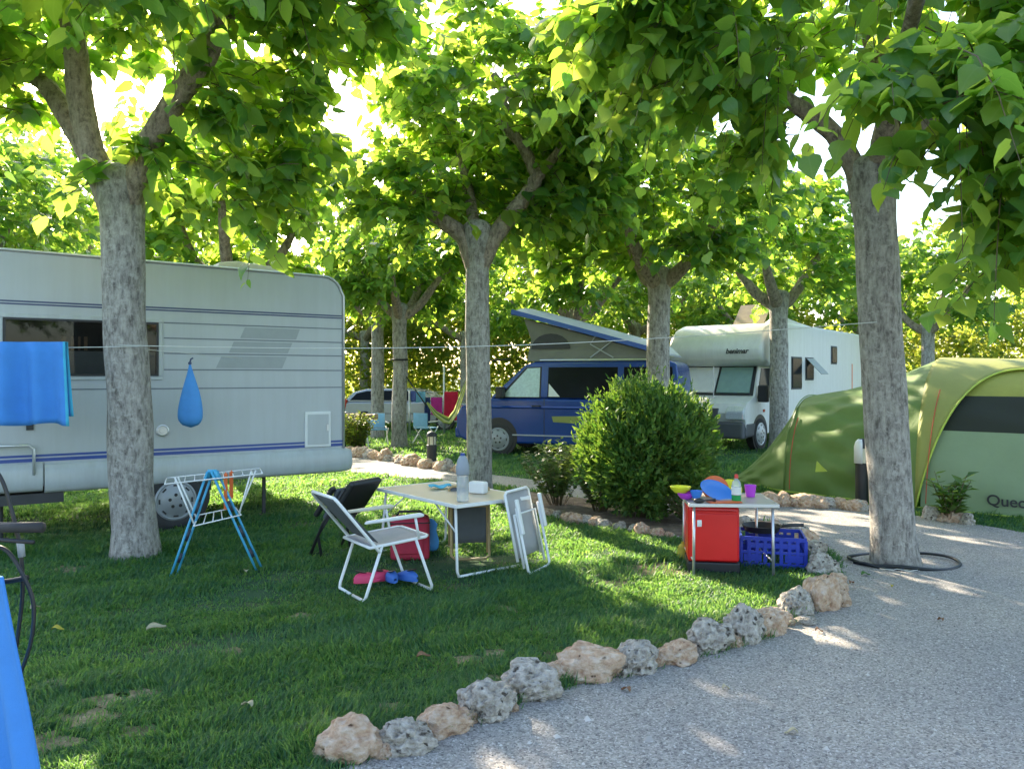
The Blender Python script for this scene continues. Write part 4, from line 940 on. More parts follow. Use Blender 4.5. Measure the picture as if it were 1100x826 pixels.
mb = MB(); mb.box(.3, 4.3, -.012, .004, .40, .425); mb.build("rub_strip", M['roof_grey'], bus, bevel=.004)
mb = MB()
for x in (1.86, 3.36): mb.box(x, x + .012, -.003, .004, .3, 1.13)
mb.build("door_gap", M['black'], bus)
mb = MB(); mb.prism([(0.0, .93), (-.03, .955), (0, .985)], .2, 4.4, 'x'); mb.build("shoulder_crease", M['bus_blue'], bus, smooth=False)
mb = MB(); mb.box(3.4, 4.3, -.004, .004, 1.04, 1.05); mb.build("slide_track", M['black'], bus)
mb = MB(); mb.prism([(2.02, .79), (2.55, .80), (2.62, .74), (2.50, .66), (2.05, .68)], -.005, .002); mb.build("painted_reflection", M['tent_light'], bus)  # yellow reflection on the van's side, painted as a flat patch
mb = MB(); mb.tube([(1.62, -.005, .98), (1.64, -.04, .985), (1.78, -.04, .985), (1.80, -.005, .98)], .016, 6); mb.build("door_handle", M['black'], bus)
mb = MB(); mb.box(.92, 1.06, -.20, .02, 1.13, 1.36); mb.build("mirror", M['black'], bus, bevel=.03)
for x in (.92, 3.62):
    mb = MB(); mb.lathe([(.39, -.006), (.39, .03)], 28, Matrix.Translation((x, -.0, .36)) @ Matrix.Rotation(-PI / 2, 4, 'X')); mb.build("wheel_arch", M['black'], bus)
    wheel(bus, x, .32, .32, .2, -.02, M['hub'])
    ow = wheel(bus, x, .32, .32, .2, 0, M['hub']); ow.rotation_euler = (0, 0, PI); ow.location = (2 * x, BW, 0)
for y in (.18, BW - .38):
    mb = MB(); mb.box(-.015, .12, y, y + .28, .72, .90); mb.build("headlight", M['lens'], bus, bevel=.03)
mb = MB(); mb.box(-.06, .2, .05, BW - .05, .32, .55); mb.build("front_bumper", M['bus_blue'], bus, bevel=.05)
mb = MB(); mb.box(-.01, .05, .5, BW - .5, .60, .88); mb.build("grille", M['black'], bus, bevel=.01)
mb = MB(); mb.add([(.79, .16, 1.19), (.79, BW - .16, 1.19), (1.36, BW - .22, 1.735), (1.36, .22, 1.735)], [(0, 1, 2, 3)])
mb.build("windscreen", M['glass_dark'], bus, solid=.02)
# pop-top: canvas, roof shell, scissor strut
zc0, zc1 = 2.78, 1.99; xa, xb = 1.30, 4.10
mb = MB(); yc0, yc1 = .16, BW - .16
def sag(u): return .04 * math.sin(u * PI)
mb.add([(1.46, yc0, 1.86), (4.0, yc0, 1.86), (4.0, yc0, 1.99), (1.40, yc0, 2.70), (1.46, yc1, 1.86), (4.0, yc1, 1.86), (4.0, yc1, 1.99), (1.40, yc1, 2.70), (1.54, yc0 + .03, 2.28), (1.54, yc1 - .03, 2.28)],
       [(0, 1, 2, 3, 8), (4, 9, 7, 6, 5), (0, 8, 9, 4), (8, 3, 7, 9), (1, 5, 6, 2), (3, 2, 6, 7), (0, 4, 5, 1)])
cv = mb.build("roof_canvas", M['canvas'], bus)
mb = MB(); arc = [(1.95 + .40 * math.cos(a), 2.10 + .30 * math.sin(a)) for a in [PI * k / 10 for k in range(11)]]
mb.prism(arc, yc0 - .006, yc0 + .002); mb.build("canvas_window", M['dark'], cv)
mb = MB(); mb.tube([(2.75, yc0 - .02, 1.92), (3.2, yc0 - .02, 2.25)], .014, 6); mb.tube([(3.2, yc0 - .03, 1.92), (2.75, yc0 - .03, 2.18), (2.85, yc0 - .02, 2.33)], .014, 6); mb.build("scissor_strut", M['roof_grey'], bus)
def roofsec(x, k):
    z = zc0 + (zc1 - zc0) * (x - xa) / (xb - xa); e = .0 if 0 < k < 1 else 0
    return z
mb = MB(); prof_ = [(0.06, 0), (.06, .07), (.16, .13), (.5, .185), (BW / 2, .20), (BW - .5, .185), (BW - .16, .13), (BW - .06, .07), (BW - .06, 0)]
vs = []; xs_ = [xa - .12, xa, xa + .4, 3.0, xb, xb + .15]; th = [.2, .9, 1, 1, .9, .2]
for x, k in zip(xs_, th):
    for (y, z) in prof_: vs.append((x, y, roofsec(x, .5) + z * k))
n = len(prof_); fs = []
for i in range(len(xs_) - 1): fs += [(i * n + j, i * n + (j + 1) % n, (i + 1) * n + (j + 1) % n, (i + 1) * n + j) for j in range(n)]
fs += [tuple(range(n)), tuple(range((len(xs_) - 1) * n, len(xs_) * n))]
mb.add(vs, fs); rs_ = mb.build("roof_shell", M['roof_grey'], bus, auto=40)
mb = MB(); mb.add([(x, y, roofsec(x, .5) + dz) for x in (xa - .12, xb + .12) for (y, dz) in ((.045, -.015), (.045, .075), (.07, .075), (.07, -.015))], [(0, 1, 5, 4), (1, 2, 6, 5), (2, 3, 7, 6), (3, 0, 4, 7), (0, 3, 2, 1), (4, 5, 6, 7)])
mb.box(xa - .135, xa - .09, .05, BW - .05, zc0 + .0, zc0 + .09); mb.build("roof_edge", M['roof_blue'], rs_)
mb = MB(); mb.tube([(1.75, .10, 1.875), (4.2, .10, 1.875)], .02, 6); mb.build("roof_rail", M['alu'], bus)

# ------------------------------------------------------------------ motorhome
mo = thing("motorhome", "white coachbuilt motorhome with an overcab bed, parked behind the tent", "motorhome", (5.27, 16.5, 0), math.atan2(.773, .634))
MW = 2.2
mb = MB(); mb.prism([(1.15, .36), (6.9, .36), (6.95, .6), (6.9, 2.60), (6.7, 2.72), (1.15, 2.76)], 0, MW); mb.build("living_body", M['moto'], mo, bevel=.06, seg=3)
mb = MB(); mb.prism([(1.3, 1.77), (.25, 1.78), (-.02, 1.86), (-.14, 2.02), (-.14, 2.16), (-.02, 2.40), (.2, 2.60), (.55, 2.71), (1.3, 2.755)], .004, MW - .004)
al = mb.build("overcab", M['moto'], mo, bevel=.16, seg=5)
def flat_shade(o, ang=40): o.data.polygons.foreach_set("use_smooth", [True] * len(o.data.polygons)); 
flat_shade(al)
cab0, cab1 = .20, 2.0
mb = MB(); mb.prism([(-.50, .60), (-.56, .80), (-.46, 1.0), (-.08, 1.14), (.0, 1.15), (.0, 1.145), (1.2, 1.145), (1.2, .34), (.1, .34), (-.46, .34)], cab0, cab1)
mb.build("cab", M['moto'], mo, bevel=.06, seg=3)
mb = MB(); yi = .06
up = [(-.04, 1.14), (.33, 1.80), (1.2, 1.80), (1.2, 1.14)]
mb.add([(p[0], cab0 + (yi if p[1] > 1.5 else .005), p[1]) for p in up] + [(p[0], cab1 - (yi if p[1] > 1.5 else .005), p[1]) for p in up], [(3, 2, 1, 0), (4, 5, 6, 7)] + [(i, (i + 1) % 4, 4 + (i + 1) % 4, 4 + i) for i in range(4)])
mb.build("cab_frame", M['moto'], mo, bevel=.02)
yc = lambda z: cab0 + .005 + .055 * max(0, z - 1.14) / .66
def slab(name, pts, mat, th=.016):
    mb = MB(); mb.add(pts, [(0, 1, 2, 3)]); return mb.build(name, mat, mo, solid=th)
slab("windscreen_seal", [(-.045, cab0 + .04, 1.16), (-.045, cab1 - .04, 1.16), (.30, cab1 - .09, 1.775), (.30, cab0 + .09, 1.775)], M['black'])
slab("windscreen", [(-.034, cab0 + .12, 1.21), (-.034, 1.06, 1.21), (.278, 1.06, 1.75), (.278, cab0 + .15, 1.75)], M['shade_teal'], .05)
slab("windscreen_blind", [(-.034, 1.12, 1.21), (-.034, cab1 - .12, 1.21), (.278, cab1 - .15, 1.75), (.278, 1.12, 1.75)], M['label_white'], .05)
side_panel([(.10, 1.10), (.44, 1.74), (1.08, 1.74), (1.08, 1.10)], yc, "door_window", M['glass_dark'], mo, .01)
mb = MB(); mb.box(.05, .17, cab0 - .24, cab0 - .02, 1.02, 1.38); mb.build("mirror", M['black'], mo, bevel=.03)
mb = MB(); mb.box(-.60, -.30, cab0 + .02, cab1 - .02, .27, .62); mb.box(-.5, .02, cab0 - .012, cab0 + .1, .30, .60); mb.build("front_bumper", M['bumper'], mo, bevel=.05)
mb = MB(); mb.box(-.612, -.55, .75, 1.45, .33, .45); mb.build("lower_grille", M['black'], mo, bevel=.01)
mb = MB(); mb.box(-.575, -.50, .78, 1.42, .66, .9); mb.build("grille", M['bumper'], mo, bevel=.02)
for y in (cab0 + .01, cab1 - .41):
    mb = MB(); mb.prism([(-.60, .66), (-.60, .84), (-.42, 1.0), (-.30, 1.02), (-.34, .68)], y, y + .4); mb.build("headlight", M['lens'], mo, bevel=.03)
mb = MB(); mb.tube([(-.14, .32, .99), (-.10, 1.05, 1.10)], .012, 5); mb.build("bonnet_badge", M['dark'], mo)
mb = MB(); mb.lathe([(.40, -.004), (.40, .03)], 28, Matrix.Translation((.24, cab0, .36)) @ Matrix.Rotation(-PI / 2, 4, 'X')); mb.build("wheel_arch", M['black'], mo)
wheel(mo, .24, .34, .34, .2, cab0 - .02, M['hub_white'])
ow = wheel(mo, .24, .34, .34, .2, 0, M['hub_white']); ow.rotation_euler = (0, 0, PI); ow.location = (.48, cab1, 0)
wheel(mo, 4.7, .34, .34, .2, -.01, M['hub_white'])
mb = MB(); mb.box(.98, 1.03, cab0 - .03, cab0 + .01, .96, 1.02); mb.build("door_handle", M['black'], mo)
mb = MB(); mb.box(.40, .50, cab0 - .012, cab0 + .01, .80, .86); mb.build("side_marker", M['taillight'], mo)
def mwin(x0, x1, z0, z1):
    mb = MB(); mb.box(x0, x1, -.03, .002, z0, z1); w_ = mb.build("window", M['glass_dark'], mo, bevel=.03, seg=3)
    mb = MB(); mb.box(x0 - .03, x1 + .03, -.012, .002, z0 - .03, z1 + .03); mb.build("frame", M['bumper'], w_, bevel=.012); return w_
mwin(1.55, 2.15, 1.30, 1.98); mwin(2.45, 2.95, 1.50, 1.98); mwin(4.3, 4.7, 1.9, 2.3)
mb = MB(); mb.add([(2.45, -.03, 1.98), (2.95, -.03, 1.98), (2.95, -.36, 1.62), (2.45, -.36, 1.62)], [(0, 1, 2, 3)]); mb.build("tilted_window", M['grey_print'], mo, solid=.012)
mb = MB(); mb.box(1.9, 2.5, .8, 1.5, 2.75, 2.80); mb.add([(1.85, .75, 2.81), (1.85, 1.5, 2.81), (2.3, 1.5, 3.28), (2.3, .75, 3.28)], [(0, 1, 2, 3)]); rh = mb.build("roof_hatch", M['wood_shade'], mo, solid=.02)
mb = MB(); mb.lathe([(.16, 2.70), (.16, 2.78), (.05, 2.84), (.01, 2.845)], 16, Matrix.Translation((4.2, .6, 0))); mb.build("roof_vent", M['white_plastic'], mo, auto=40)
mb = MB(); mb.prism([(1.05, 2.70), (1.5, 2.86), (2.2, 2.80), (3.2, 2.735), (3.2, 2.70)], .05, .5); mb.build("roof_fairing", M['moto'], mo, bevel=.02)
mb = MB(); mb.box(-.05, .25, MW + .0, MW + .14, 1.82, 1.98); mb.build("awning_bracket", M['black'], mo, bevel=.02)
text_obj("maker_lettering", "benimar", .15, M['dark'], mo, mcols((0, -1, 0), (0, 0, 1), (-1, 0, 0), (-.142, .80, 2.05)), .004, .25, .004)
mb = MB(); mb.box(6.0, 6.06, -.005, .002, 1.2, 1.9); mb.build("side_decal", M['orange'], mo)
# ladder-like awning pole in front of the motorhome's windscreen
mb = MB(); mb.tube([(-.2, 1.05, 0), (-.2, 1.05, 1.78)], .012, 6); mb.build("awning_pole", M['alu'], mo)

# ------------------------------------------------------------------ tent
te = thing("tent", "large green tunnel tent with a pale panel and dark mesh window, right side", "tent", (5.56, 10.2, 0), math.atan2(-.66, .75))
def hoop(t, hw, h, e=2.35):
    """t 0 = near foot (y negative) .. 1 = far foot"""
    a = PI * t; c, s = math.cos(a), math.sin(a)
    return -hw * math.copysign(abs(c) ** (2 / e), c), h * abs(s) ** (2 / e)
def lerp(a, b, u): return a + (b - a) * u
def cabin(sg):
    mb = MB()
    def fn(u, v):
        # u: 0 junction, .62 small hoop, 1 end on the ground
        if u < .62: k = u / .62; x = -1.69 * k; hw = lerp(1.3, 1.0, k); h = lerp(1.79, 1.28, k); s_ = math.sin(k * PI)
        else: k = (u - .62) / .38; x = lerp(-1.69, -2.78, k); hw = lerp(1.0, .42, k); h = lerp(1.28, .02, k) - .10 * math.sin(k * PI); s_ = math.sin(k * PI)
        y, z = hoop(v, hw, max(h, .02))
        lo = max(0, 1 - v / .42); wv = s_ ** .6 * (.030 * math.sin(v * 62 + k * 7) * lo + .012 * math.sin(v * 90 - 9 * k + 2 * math.sin(k * 5)) * (.25 + lo)) - .05 * s_ * math.sin(v * PI)
        return Vector((x * sg, y * (1 + wv), max(.0, z * (1 + wv))))
    mb.grid(fn, 60, 220); o = mb.build("sleeping_cabin", M['tent'], te, smooth=True)
    mb = MB()
    pts = []
    for i in range(51):
        p = fn(i / 50, 0); pts.append((p.x, p.y, .03))
    mb.tube(pts, .012, 5); mb.build("hem", M['tent_edge'], o)
    mb = MB(); pts = [hoop(k / 30, 1.012, 1.295) for k in range(31)]; mb.tube([(-1.69 * sg, p[0], p[1]) for p in pts], .008, 5); mb.build("pole_sleeve", M['tent'], o, smooth=True)
    return o
cabin(1); 
c2 = cabin(-1); c2.location.x = 2.2
# middle roof with arched cut-out
mb = MB()
def zedge(u): return 1.67 * (1 - abs(2 * u - 1) ** 3.2)
def tfor(z, h=1.80, e=2.35): 
    s = min(1, (z / h)) ** (e / 2); return math.asin(s) / PI
def fly(u, v):
    t = lerp(tfor(zedge(u)), 1, v); y, z = hoop(t, 1.31 + .05 * math.sin(u * PI), 1.80 - .03 * math.sin(u * PI)); return Vector((2.2 * u, y, z))
mb.grid(fly, 40, 30); fl = mb.build("roof_fly", M['tent_light'], te, smooth=True, solid=.004)
mb = MB(); mb.tube([tuple(fly(k / 60, 0) + Vector((0, -.004, 0))) for k in range(61)], .012, 5); mb.build("arch_edge", M['tent_edge'], fl, smooth=True)
def inner(z0, z1, mat, name, k=.965, u0=.02, u1=.98, sagf=0):
    mb = MB()
    def fn(u, v):
        zz = lerp(z0, z1, v) + sagf * math.sin(u * PI) * (v - .5) * 2; t = tfor(max(0, zz), 1.78); y, z = hoop(t, 1.28, 1.78); w_ = .012 * math.sin((u * 9 + v * 6)) * math.sin(v * PI)
        return Vector((2.2 * lerp(u0, u1, u), y + .02 + w_, z))
    mb.grid(fn, 30, 16); return mb.build(name, mat, te, smooth=True)
inner(0.02, .93, M['tent_pale'], "door_panel"); inner(.931, 1.33, M['tent_mesh'], "mesh_window"); inner(1.331, 1.74, M['tent_band'], "upper_band")
mb = MB(); mb.tube([(2.2 * k / 30, -1.275, .03) for k in range(31)], .012, 5); mb.build("hem", M['tent_edge'], te)
for x in (.12, -1.6):
    mb = MB(); h = 1.79 if x > 0 else 1.28; hw = 1.33 if x > 0 else 1.03
    pts = [hoop(t, hw, h) for t in [0.01 + .26 * k / 14 for k in range(15)]]
    mb.tube([(x + (.06 * k / 14 if x > 0 else 0), p[0] - .012, p[1]) for k, p in enumerate(pts)], .0055, 5); mb.build("red_strap", M['strap_red'], te)
mb = MB(); mb.prism([(-1.18, .48), (-1.05, .36), (-1.2, .34)], -1.20, -1.19); mb.build("vent_flap", M['tent_edge'], te)
text_obj("maker_lettering", "Quechua", .165, M['dark'], te, mcols((1, 0, 0), (0, 0, 1), (0, -1, 0), (.72, -1.287, .14)), .002, 0, .002)

# ------------------------------------------------------------------ bollard lights
def bollard(x, y, h, label, sc=1):
    b = thing("bollard_light", label, "lamp", (x, y, 0))
    mb = MB(); mb.lathe([(.075 * sc, 0), (.075 * sc, h * .62), (.062 * sc, h * .63)], 20); mb.build("post", M['black'], b, auto=40)
    mb = MB(); mb.lathe([(.062 * sc, h * .63), (.062 * sc, h * .86)], 20); mb.build("lens", M['lamp_warm'], b, auto=40)
    mb = MB()
    for k in range(6):
        a = 2 * PI * k / 6; mb.tube([(.066 * sc * math.cos(a), .066 * sc * math.sin(a), h * .62), (.066 * sc * math.cos(a), .066 * sc * math.sin(a), h * .87)], .006 * sc, 5)
    mb.build("cage", M['dark'], b)
    mb = MB(); mb.lathe([(.078 * sc, h * .855), (.075 * sc, h * .92), (.055 * sc, h * .97), (.02, h), (.004, h)], 20); mb.build("cap", M['black'], b, auto=50); return b
bollard(4.27, 9.66, .80, "black bollard lamp standing beside the gravel tree, in front of the tent", 1.0)
bollard(-1.38, 13.6, .62, "black bollard lamp on the far stone row left of the blue van", 1.15)
# white half-shield on the right bollard
o = [x for x in C.objects if x.name == "bollard_light"][0]
mb = MB()
for k in range(9):
    pass
vs = []; fs = []
for i, z in enumerate((.50, .70, .76, .79)):
    for k in range(9):
        a = PI * .60 + PI * .8 * k / 8; r = (.086, .086, .07, .04)[i]; vs.append((r * math.cos(a), r * math.sin(a), z))
fs = [(i * 9 + k, i * 9 + k + 1, (i + 1) * 9 + k + 1, (i + 1) * 9 + k) for i in range(3) for k in range(8)]
mb.add(vs, fs); mb.build("white_shield", M['white_plastic'], o, smooth=True, solid=.006)
def tb(name, paths, r, mat, parent, seg=8):
    mb = MB(); [mb.tube(p, r, seg) for p in paths]; return mb.build(name, mat, parent, smooth=True)
# ------------------------------------------------------------------ clotheslines and laundry
def line(name, pts, r, mat, label, cat): 
    mb = MB(); mb.tube(pts, r, 5); return tag(mb.build(name, mat, None, smooth=True), label, cat)
A = at(128, 371, 6.62); B = at(942, 346, 6.42)
line("clothesline", [A.lerp(B, t) + Vector((0, 0, -.10 * math.sin(t * PI))) for t in [k / 24 for k in range(25)]], .0035, M['string'], "long white string strung from the caravan's tree to the tree in the gravel", "clothesline")
A2 = at(150, 372, 6.65); B2 = at(-120, 366, 6.4)
line("clothesline", [B2.lerp(A2, t) + Vector((0, 0, -.03 * math.sin(t * PI))) for t in [k / 12 for k in range(13)]], .0035, M['string'], "short string left of the caravan's tree, carrying the big blue towel", "clothesline")
A3 = at(118, 372, 6.66); B3 = at(260, 385, 8.4)
line("clothesline", [A3.lerp(B3, t) for t in (0, .5, 1)], .003, M['string'], "string from the caravan's tree running back to the caravan wall, bag hanging on it", "clothesline")
# towel over the line: front and back flap
def hanging(name, label, cat, x0, x1, zt, zb, mat, loc, rz, folds=5, amp=.03, back=.8, seed=0, skew=0, nu=40, group=None, gap=.02):
    o = None; mb = MB(); rn = random.Random(seed); ph = rn.uniform(0, 6)
    def fn(u, v):
        # v 0..1 front bottom -> top -> back bottom
        if v < .5: k = v * 2; z = lerp(zb + .012 * math.sin(u * 9 + ph), zt, k); y = -gap; dz = 1 - k
        else: k = (v - .5) * 2; z = lerp(zt, lerp(zt, zb, back), k); y = gap; dz = k
        if .46 < v < .54: y *= abs(v - .5) / .04; z = zt + .004
        f = amp * (.35 + .65 * dz) * (math.sin(u * folds * 2 * PI + ph) + .5 * math.sin(u * folds * 3.7 + ph * 2 + v))
        x = lerp(x0, x1, u) + skew * dz * (u - .3)
        return Vector((x, y + f * (1 if v < .5 else .8), z))
    mb.grid(fn, nu, 28); o = mb.build(name, mat, None, smooth=True, solid=.004); o.location = loc; o.rotation_euler = (0, 0, rz); return tag(o, label, cat, group)
Yt = 6.5
p0 = at(-8, 369, Yt); p1 = at(72, 368, Yt)
tw = hanging("towel", "bright blue towel hanging on the string in front of the caravan window", "towel", p0.x, p1.x, p1.z, at(40, 456, Yt).z, M['towel_blue'], (0, Yt, 0), 0, 2.6, .05, .9, 3, skew=.08, nu=70)
tw.data.materials.append(M['trim_cyan'])
for f_ in tw.data.polygons:
    if f_.index // 28 in (0, 1, 68, 69): f_.material_index = 1
# teardrop bag
bp = at(204, 386, 7.55)
bagt = thing("drawstring_bag", "small blue teardrop bag hanging in front of the caravan", "bag", (bp.x, bp.y, 0))
mb = MB(); hb = .62
prof = []
vs = []; seg = 28; rows = 26
for i in range(rows + 1):
    t = i / rows; z = bp.z - .03 - hb * t
    r = .006 + .108 * (math.sin(min(1, t * 1.0) ** 1.25 * PI * .62) if t < .82 else math.sin(.82 ** 1.25 * PI * .62) * math.sqrt(max(0, 1 - ((t - .82) / .18) ** 2)))
    for k in range(seg):
        a = 2 * PI * k / seg; rr = r * (1 + .10 * math.sin(5 * a + 1) * (1 - t) + .06 * math.sin(3 * a + 4 * t)); vs.append((rr * math.cos(a) + .01 * t, rr * .8 * math.sin(a), z))
mb.add(vs, [(i * seg + k, i * seg + (k + 1) % seg, (i + 1) * seg + (k + 1) % seg, (i + 1) * seg + k) for i in range(rows) for k in range(seg)])
mb.build("pouch", M['bag_blue'], bagt, smooth=True)
mb = MB(); mb.tube([(0, 0, bp.z - .04), (.008, 0, bp.z + .0), (.03, 0, bp.z + .012)], .008, 6); mb.lathe([(.004, bp.z - .02), (.016, bp.z - .03), (.016, bp.z - .045), (.004, bp.z - .055)], 10); mb.build("drawstring", M['navy_print'], bagt)

# ------------------------------------------------------------------ drying rack
rk = thing("drying_rack", "blue and white folding laundry rack standing on the grass by the caravan wheel", "drying rack", (0, 0, 0))
Yr = 6.2
ap = at(228, 506, 6.25); fl_ = g(190, 617); fr_ = g(286, 607); fl_.y = 6.15; fr_.y = 6.35
rk.location = (ap.x, 6.25, 0)
o_ = Vector((ap.x, 6.25, 0)); apl = ap - o_; L1 = fl_ - o_; R1 = fr_ - o_
def striped(mb1, mb2, a, b, r):
    n = 11
    for i in range(n):
        m = mb1 if (i % 3) else mb2
        m.tube([a.lerp(b, i / n), a.lerp(b, (i + 1.02) / n)], r, 8)
for nm, foot, top in (("leg", L1, apl + Vector((-.015, 0, 0))), ("leg", R1, apl + Vector((.015, 0, 0)))):
    mb = MB(); mb2 = MB(); 
    for dy in (-.03, .03):
        d = Vector((.012 * (1 if dy > 0 else -1), dy, 0))
        mb.tube([top + d, top.lerp(foot, .3) + d, top.lerp(foot, .7) + d, foot + d], .010, 8)
    o = mb.build(nm, M['rack_blue'], rk, smooth=True)
    for q in ((.30, .40), (.55, .66), (.78, .86)):
        mb2 = MB(); mb2.tube([top.lerp(foot, q[0]) + Vector((0, -.012, 0)), top.lerp(foot, q[1]) + Vector((0, -.012, 0))], .017, 8); mb2.build("joint", M['rack_dark'], o, smooth=True)
mb = MB(); mb.tube([apl + Vector((-.035, 0, -.06)), apl + Vector((-.02, 0, 0)), apl + Vector((.02, 0, 0)), apl + Vector((.05, 0, -.07))], .02, 10); mb.build("hinge", M['rack_blue'], rk, smooth=True)
def wire_grid(name, corners, nx, r=.0055):
    a, b, c, d = corners; mb = MB(); mb.tube([a, b], r, 6); mb.tube([d, c], r, 6)
    for i in range(nx + 1): mb.tube([a.lerp(b, i / nx), d.lerp(c, i / nx)], r * (1 if i in (0, nx) else .75), 5)
    return mb.build(name, M['white_tube'], rk, smooth=True)
def al(px, py, Y): return at(px, py, Y) - o_
wire_grid("wing", [al(177, 520, 6.12), al(282, 508.5, 6.22), al(279, 503, 6.62), al(179, 513.5, 6.52)], 10)
wire_grid("lower_shelf", [al(208, 565, 6.1), al(259, 553, 6.2), al(253, 545, 6.5), al(214, 553, 6.4)], 5)
for (a, b) in ((al(188, 513, 6.14), al(208, 562, 6.12)), (al(191, 512, 6.45), al(211, 556, 6.4)), (al(275, 505, 6.5), al(257, 550, 6.4)), (al(270, 506, 6.24), al(257, 552, 6.22))): tb("wing_strut", [[a, b]], .007, M['white_tube'], rk, 6)
def clip_strip(px, y0, y1, Y, lab):
    a = at(px, y0, Y); b = at(px + 1.5, y1, Y); mb = MB()
    mb.box(-.013, .013, -.01, .01, b.z - a.z, .01); mb.tube([(0, -.012, -.02), (0, 0, .02), (0, .012, -.02)], .006, 5)
    o = mb.build("hanging_strap", M['orange'], None, bevel=.003); o.location = a; return tag(o, lab, "strap")
clip_strip(242.5, 510, 547, 6.3, "narrow orange strap hanging on the rack, nearer the blue hinge"); clip_strip(248.5, 508, 535, 6.42, "shorter orange strap on the rack, right of the longer one")

# ------------------------------------------------------------------ camp chair in use
FWD = math.radians(35)
ch = thing("camp_chair", "open white-framed camping chair with grey backrest, facing the folding table", "chair", (-.93, 5.74, 0), FWD)
hw = .225
bt = Vector((-.46, 0, .735)); bb = Vector((-.17, 0, .375)); 
Yv = lambda v, y: (v.x, y, v.z)
tb("back_frame", [[Yv(bb + (bb - bt) * .12, hw), Yv(bb, hw), Yv(bt + Vector((.01, 0, -.02)), hw), Yv(bt, hw - .03), Yv(bt, -hw + .03), Yv(bt + Vector((.01, 0, -.02)), -hw), Yv(bb, -hw), Yv(bb + (bb - bt) * .12, -hw)]], .0115, M['white_tube'], ch)
mb = MB(); mb.grid(lambda u, v: Vector((lerp(bb.x + .02, bt.x + .015, v) - .025 * math.sin(v * PI) * math.sin(u * PI) , lerp(-hw + .004, hw - .004, u), lerp(bb.z + .03, bt.z - .015, v))), 10, 10); mb.build("backrest", M['chair_grey'], ch, smooth=True, solid=.004)
tb("seat_frame", [[(-.21, hw, .375), (.22, hw, .405), (.25, hw - .03, .407), (.25, -hw + .03, .407), (.22, -hw, .405), (-.21, -hw, .375)], [(-.21, -hw, .375), (-.21, hw, .375)]], .0115, M['white_tube'], ch)
mb = MB(); mb.grid(lambda u, v: Vector((lerp(-.19, .235, v), lerp(-hw + .004, hw - .004, u), lerp(.38, .408, v) - .025 * math.sin(v * PI) * math.sin(u * PI))), 10, 10); mb.build("seat", M['chair_seat'], ch, smooth=True, solid=.004)
for s in (1, -1):
    tb("leg", [[(.14, s * hw, .40), (.27, s * hw, .05), (.275, s * (hw - .015), .015), (.275, s * .02, .012)]], .0115, M['white_tube'], ch)
    tb("leg", [[(-.12, s * hw, .385), (-.24, s * hw, .05), (-.25, s * (hw - .015), .015), (-.25, s * .02, .012)]], .0115, M['white_tube'], ch)
    tb("arm_strut", [[(.16, s * (hw + .012), .405), (.13, s * (hw + .012), .56)]], .010, M['white_tube'], ch)
    mb = MB(); mb.prism([(-.26, .545), (-.24, .565), (.17, .582), (.195, .575), (.195, .555), (.16, .552)], s * (hw + .012) - .022, s * (hw + .012) + .022); mb.build("armrest", M['cream_plastic'] if s > 0 else M['white_plastic'], ch, bevel=.01)

# ------------------------------------------------------------------ folding table
tbz = .575; TA = math.radians(-51)
tt = thing("folding_table", "white folding camp table with a beige top, set beside the camp chair", "table", (-.52, 6.72, 0), TA)
hl, hwd = .60, .36
mb = MB(); mb.box(-hl, hl, -hwd, hwd, tbz - .006, tbz); top = mb.build("tabletop", M['tabletop'], tt, bevel=.003)
mb = MB()
mb.box(-hl - .012, hl + .012, -hwd - .012, -hwd, tbz - .026, tbz + .003); mb.box(-hl - .012, hl + .012, hwd, hwd + .012, tbz - .026, tbz + .003)
mb.box(-hl - .012, -hl, -hwd, hwd, tbz - .026, tbz + .003); mb.box(hl, hl + .012, -hwd, hwd, tbz - .026, tbz + .003); mb.build("rim", M['white_tube'], tt, bevel=.004)
for s in (1, -1):
    for q in (1, -1):
        tb("leg", [[(s * (hl - .07), q * (hwd - .04), tbz - .02), (s * (hl - .02), q * (hwd - .02), .06), (s * (hl - .02), q * (hwd - .035), .02)]], .011, M['white_tube'], tt)
    tb("foot_bar", [[(s * (hl - .02), -hwd + .035, .02), (s * (hl - .02), hwd - .035, .02)]], .011, M['white_tube'], tt)
    tb("brace", [[(s * .22, -hwd + .05, tbz - .03), (s * (hl - .05), -hwd + .04, .34)]], .007, M['white_tube'], tt); tb("brace", [[(s * .22, hwd - .05, tbz - .03), (s * (hl - .05), hwd - .04, .34)]], .007, M['white_tube'], tt)
# things on the table
bl = at(497, 536, 6.2); bl.z = tbz
bo = thing("water_bottle", "large clear plastic water bottle standing on the folding table", "bottle", (bl.x, bl.y, tbz + .003))
mb = MB(); mb.lathe([(.045, 0), (.048, .01), (.046, .05), (.048, .06), (.046, .10), (.048, .11), (.046, .16), (.048, .20), (.046, .25), (.038, .30), (.022, .335), (.016, .345), (.016, .36)], 20); mb.build("shell", M['clear'], bo, smooth=True)
mb = MB(); mb.lathe([(.0485, .205), (.053, .215), (.054, .27), (.04, .325), (.026, .352), (.017, .358)], 20); mb.build("upper_cover", M['cloth_sky'] if 0 else M['blind'], bo, smooth=True)
mb = MB(); mb.lathe([(.018, .355), (.018, .378), (.003, .379)], 14); mb.build("cap", M['blue_print'], bo, auto=40)
bx = at(515, 531, 6.85); mb = MB(); mb.box(-.075, .075, -.04, .04, 0, .10); o = mb.build("plastic_box", M['white_plastic'], None, bevel=.015, seg=3); o.location = (bx.x, 6.62, tbz + .003); o.rotation_euler = (0, 0, -.5); tag(o, "low white plastic box on the folding table behind the bottle", "box")
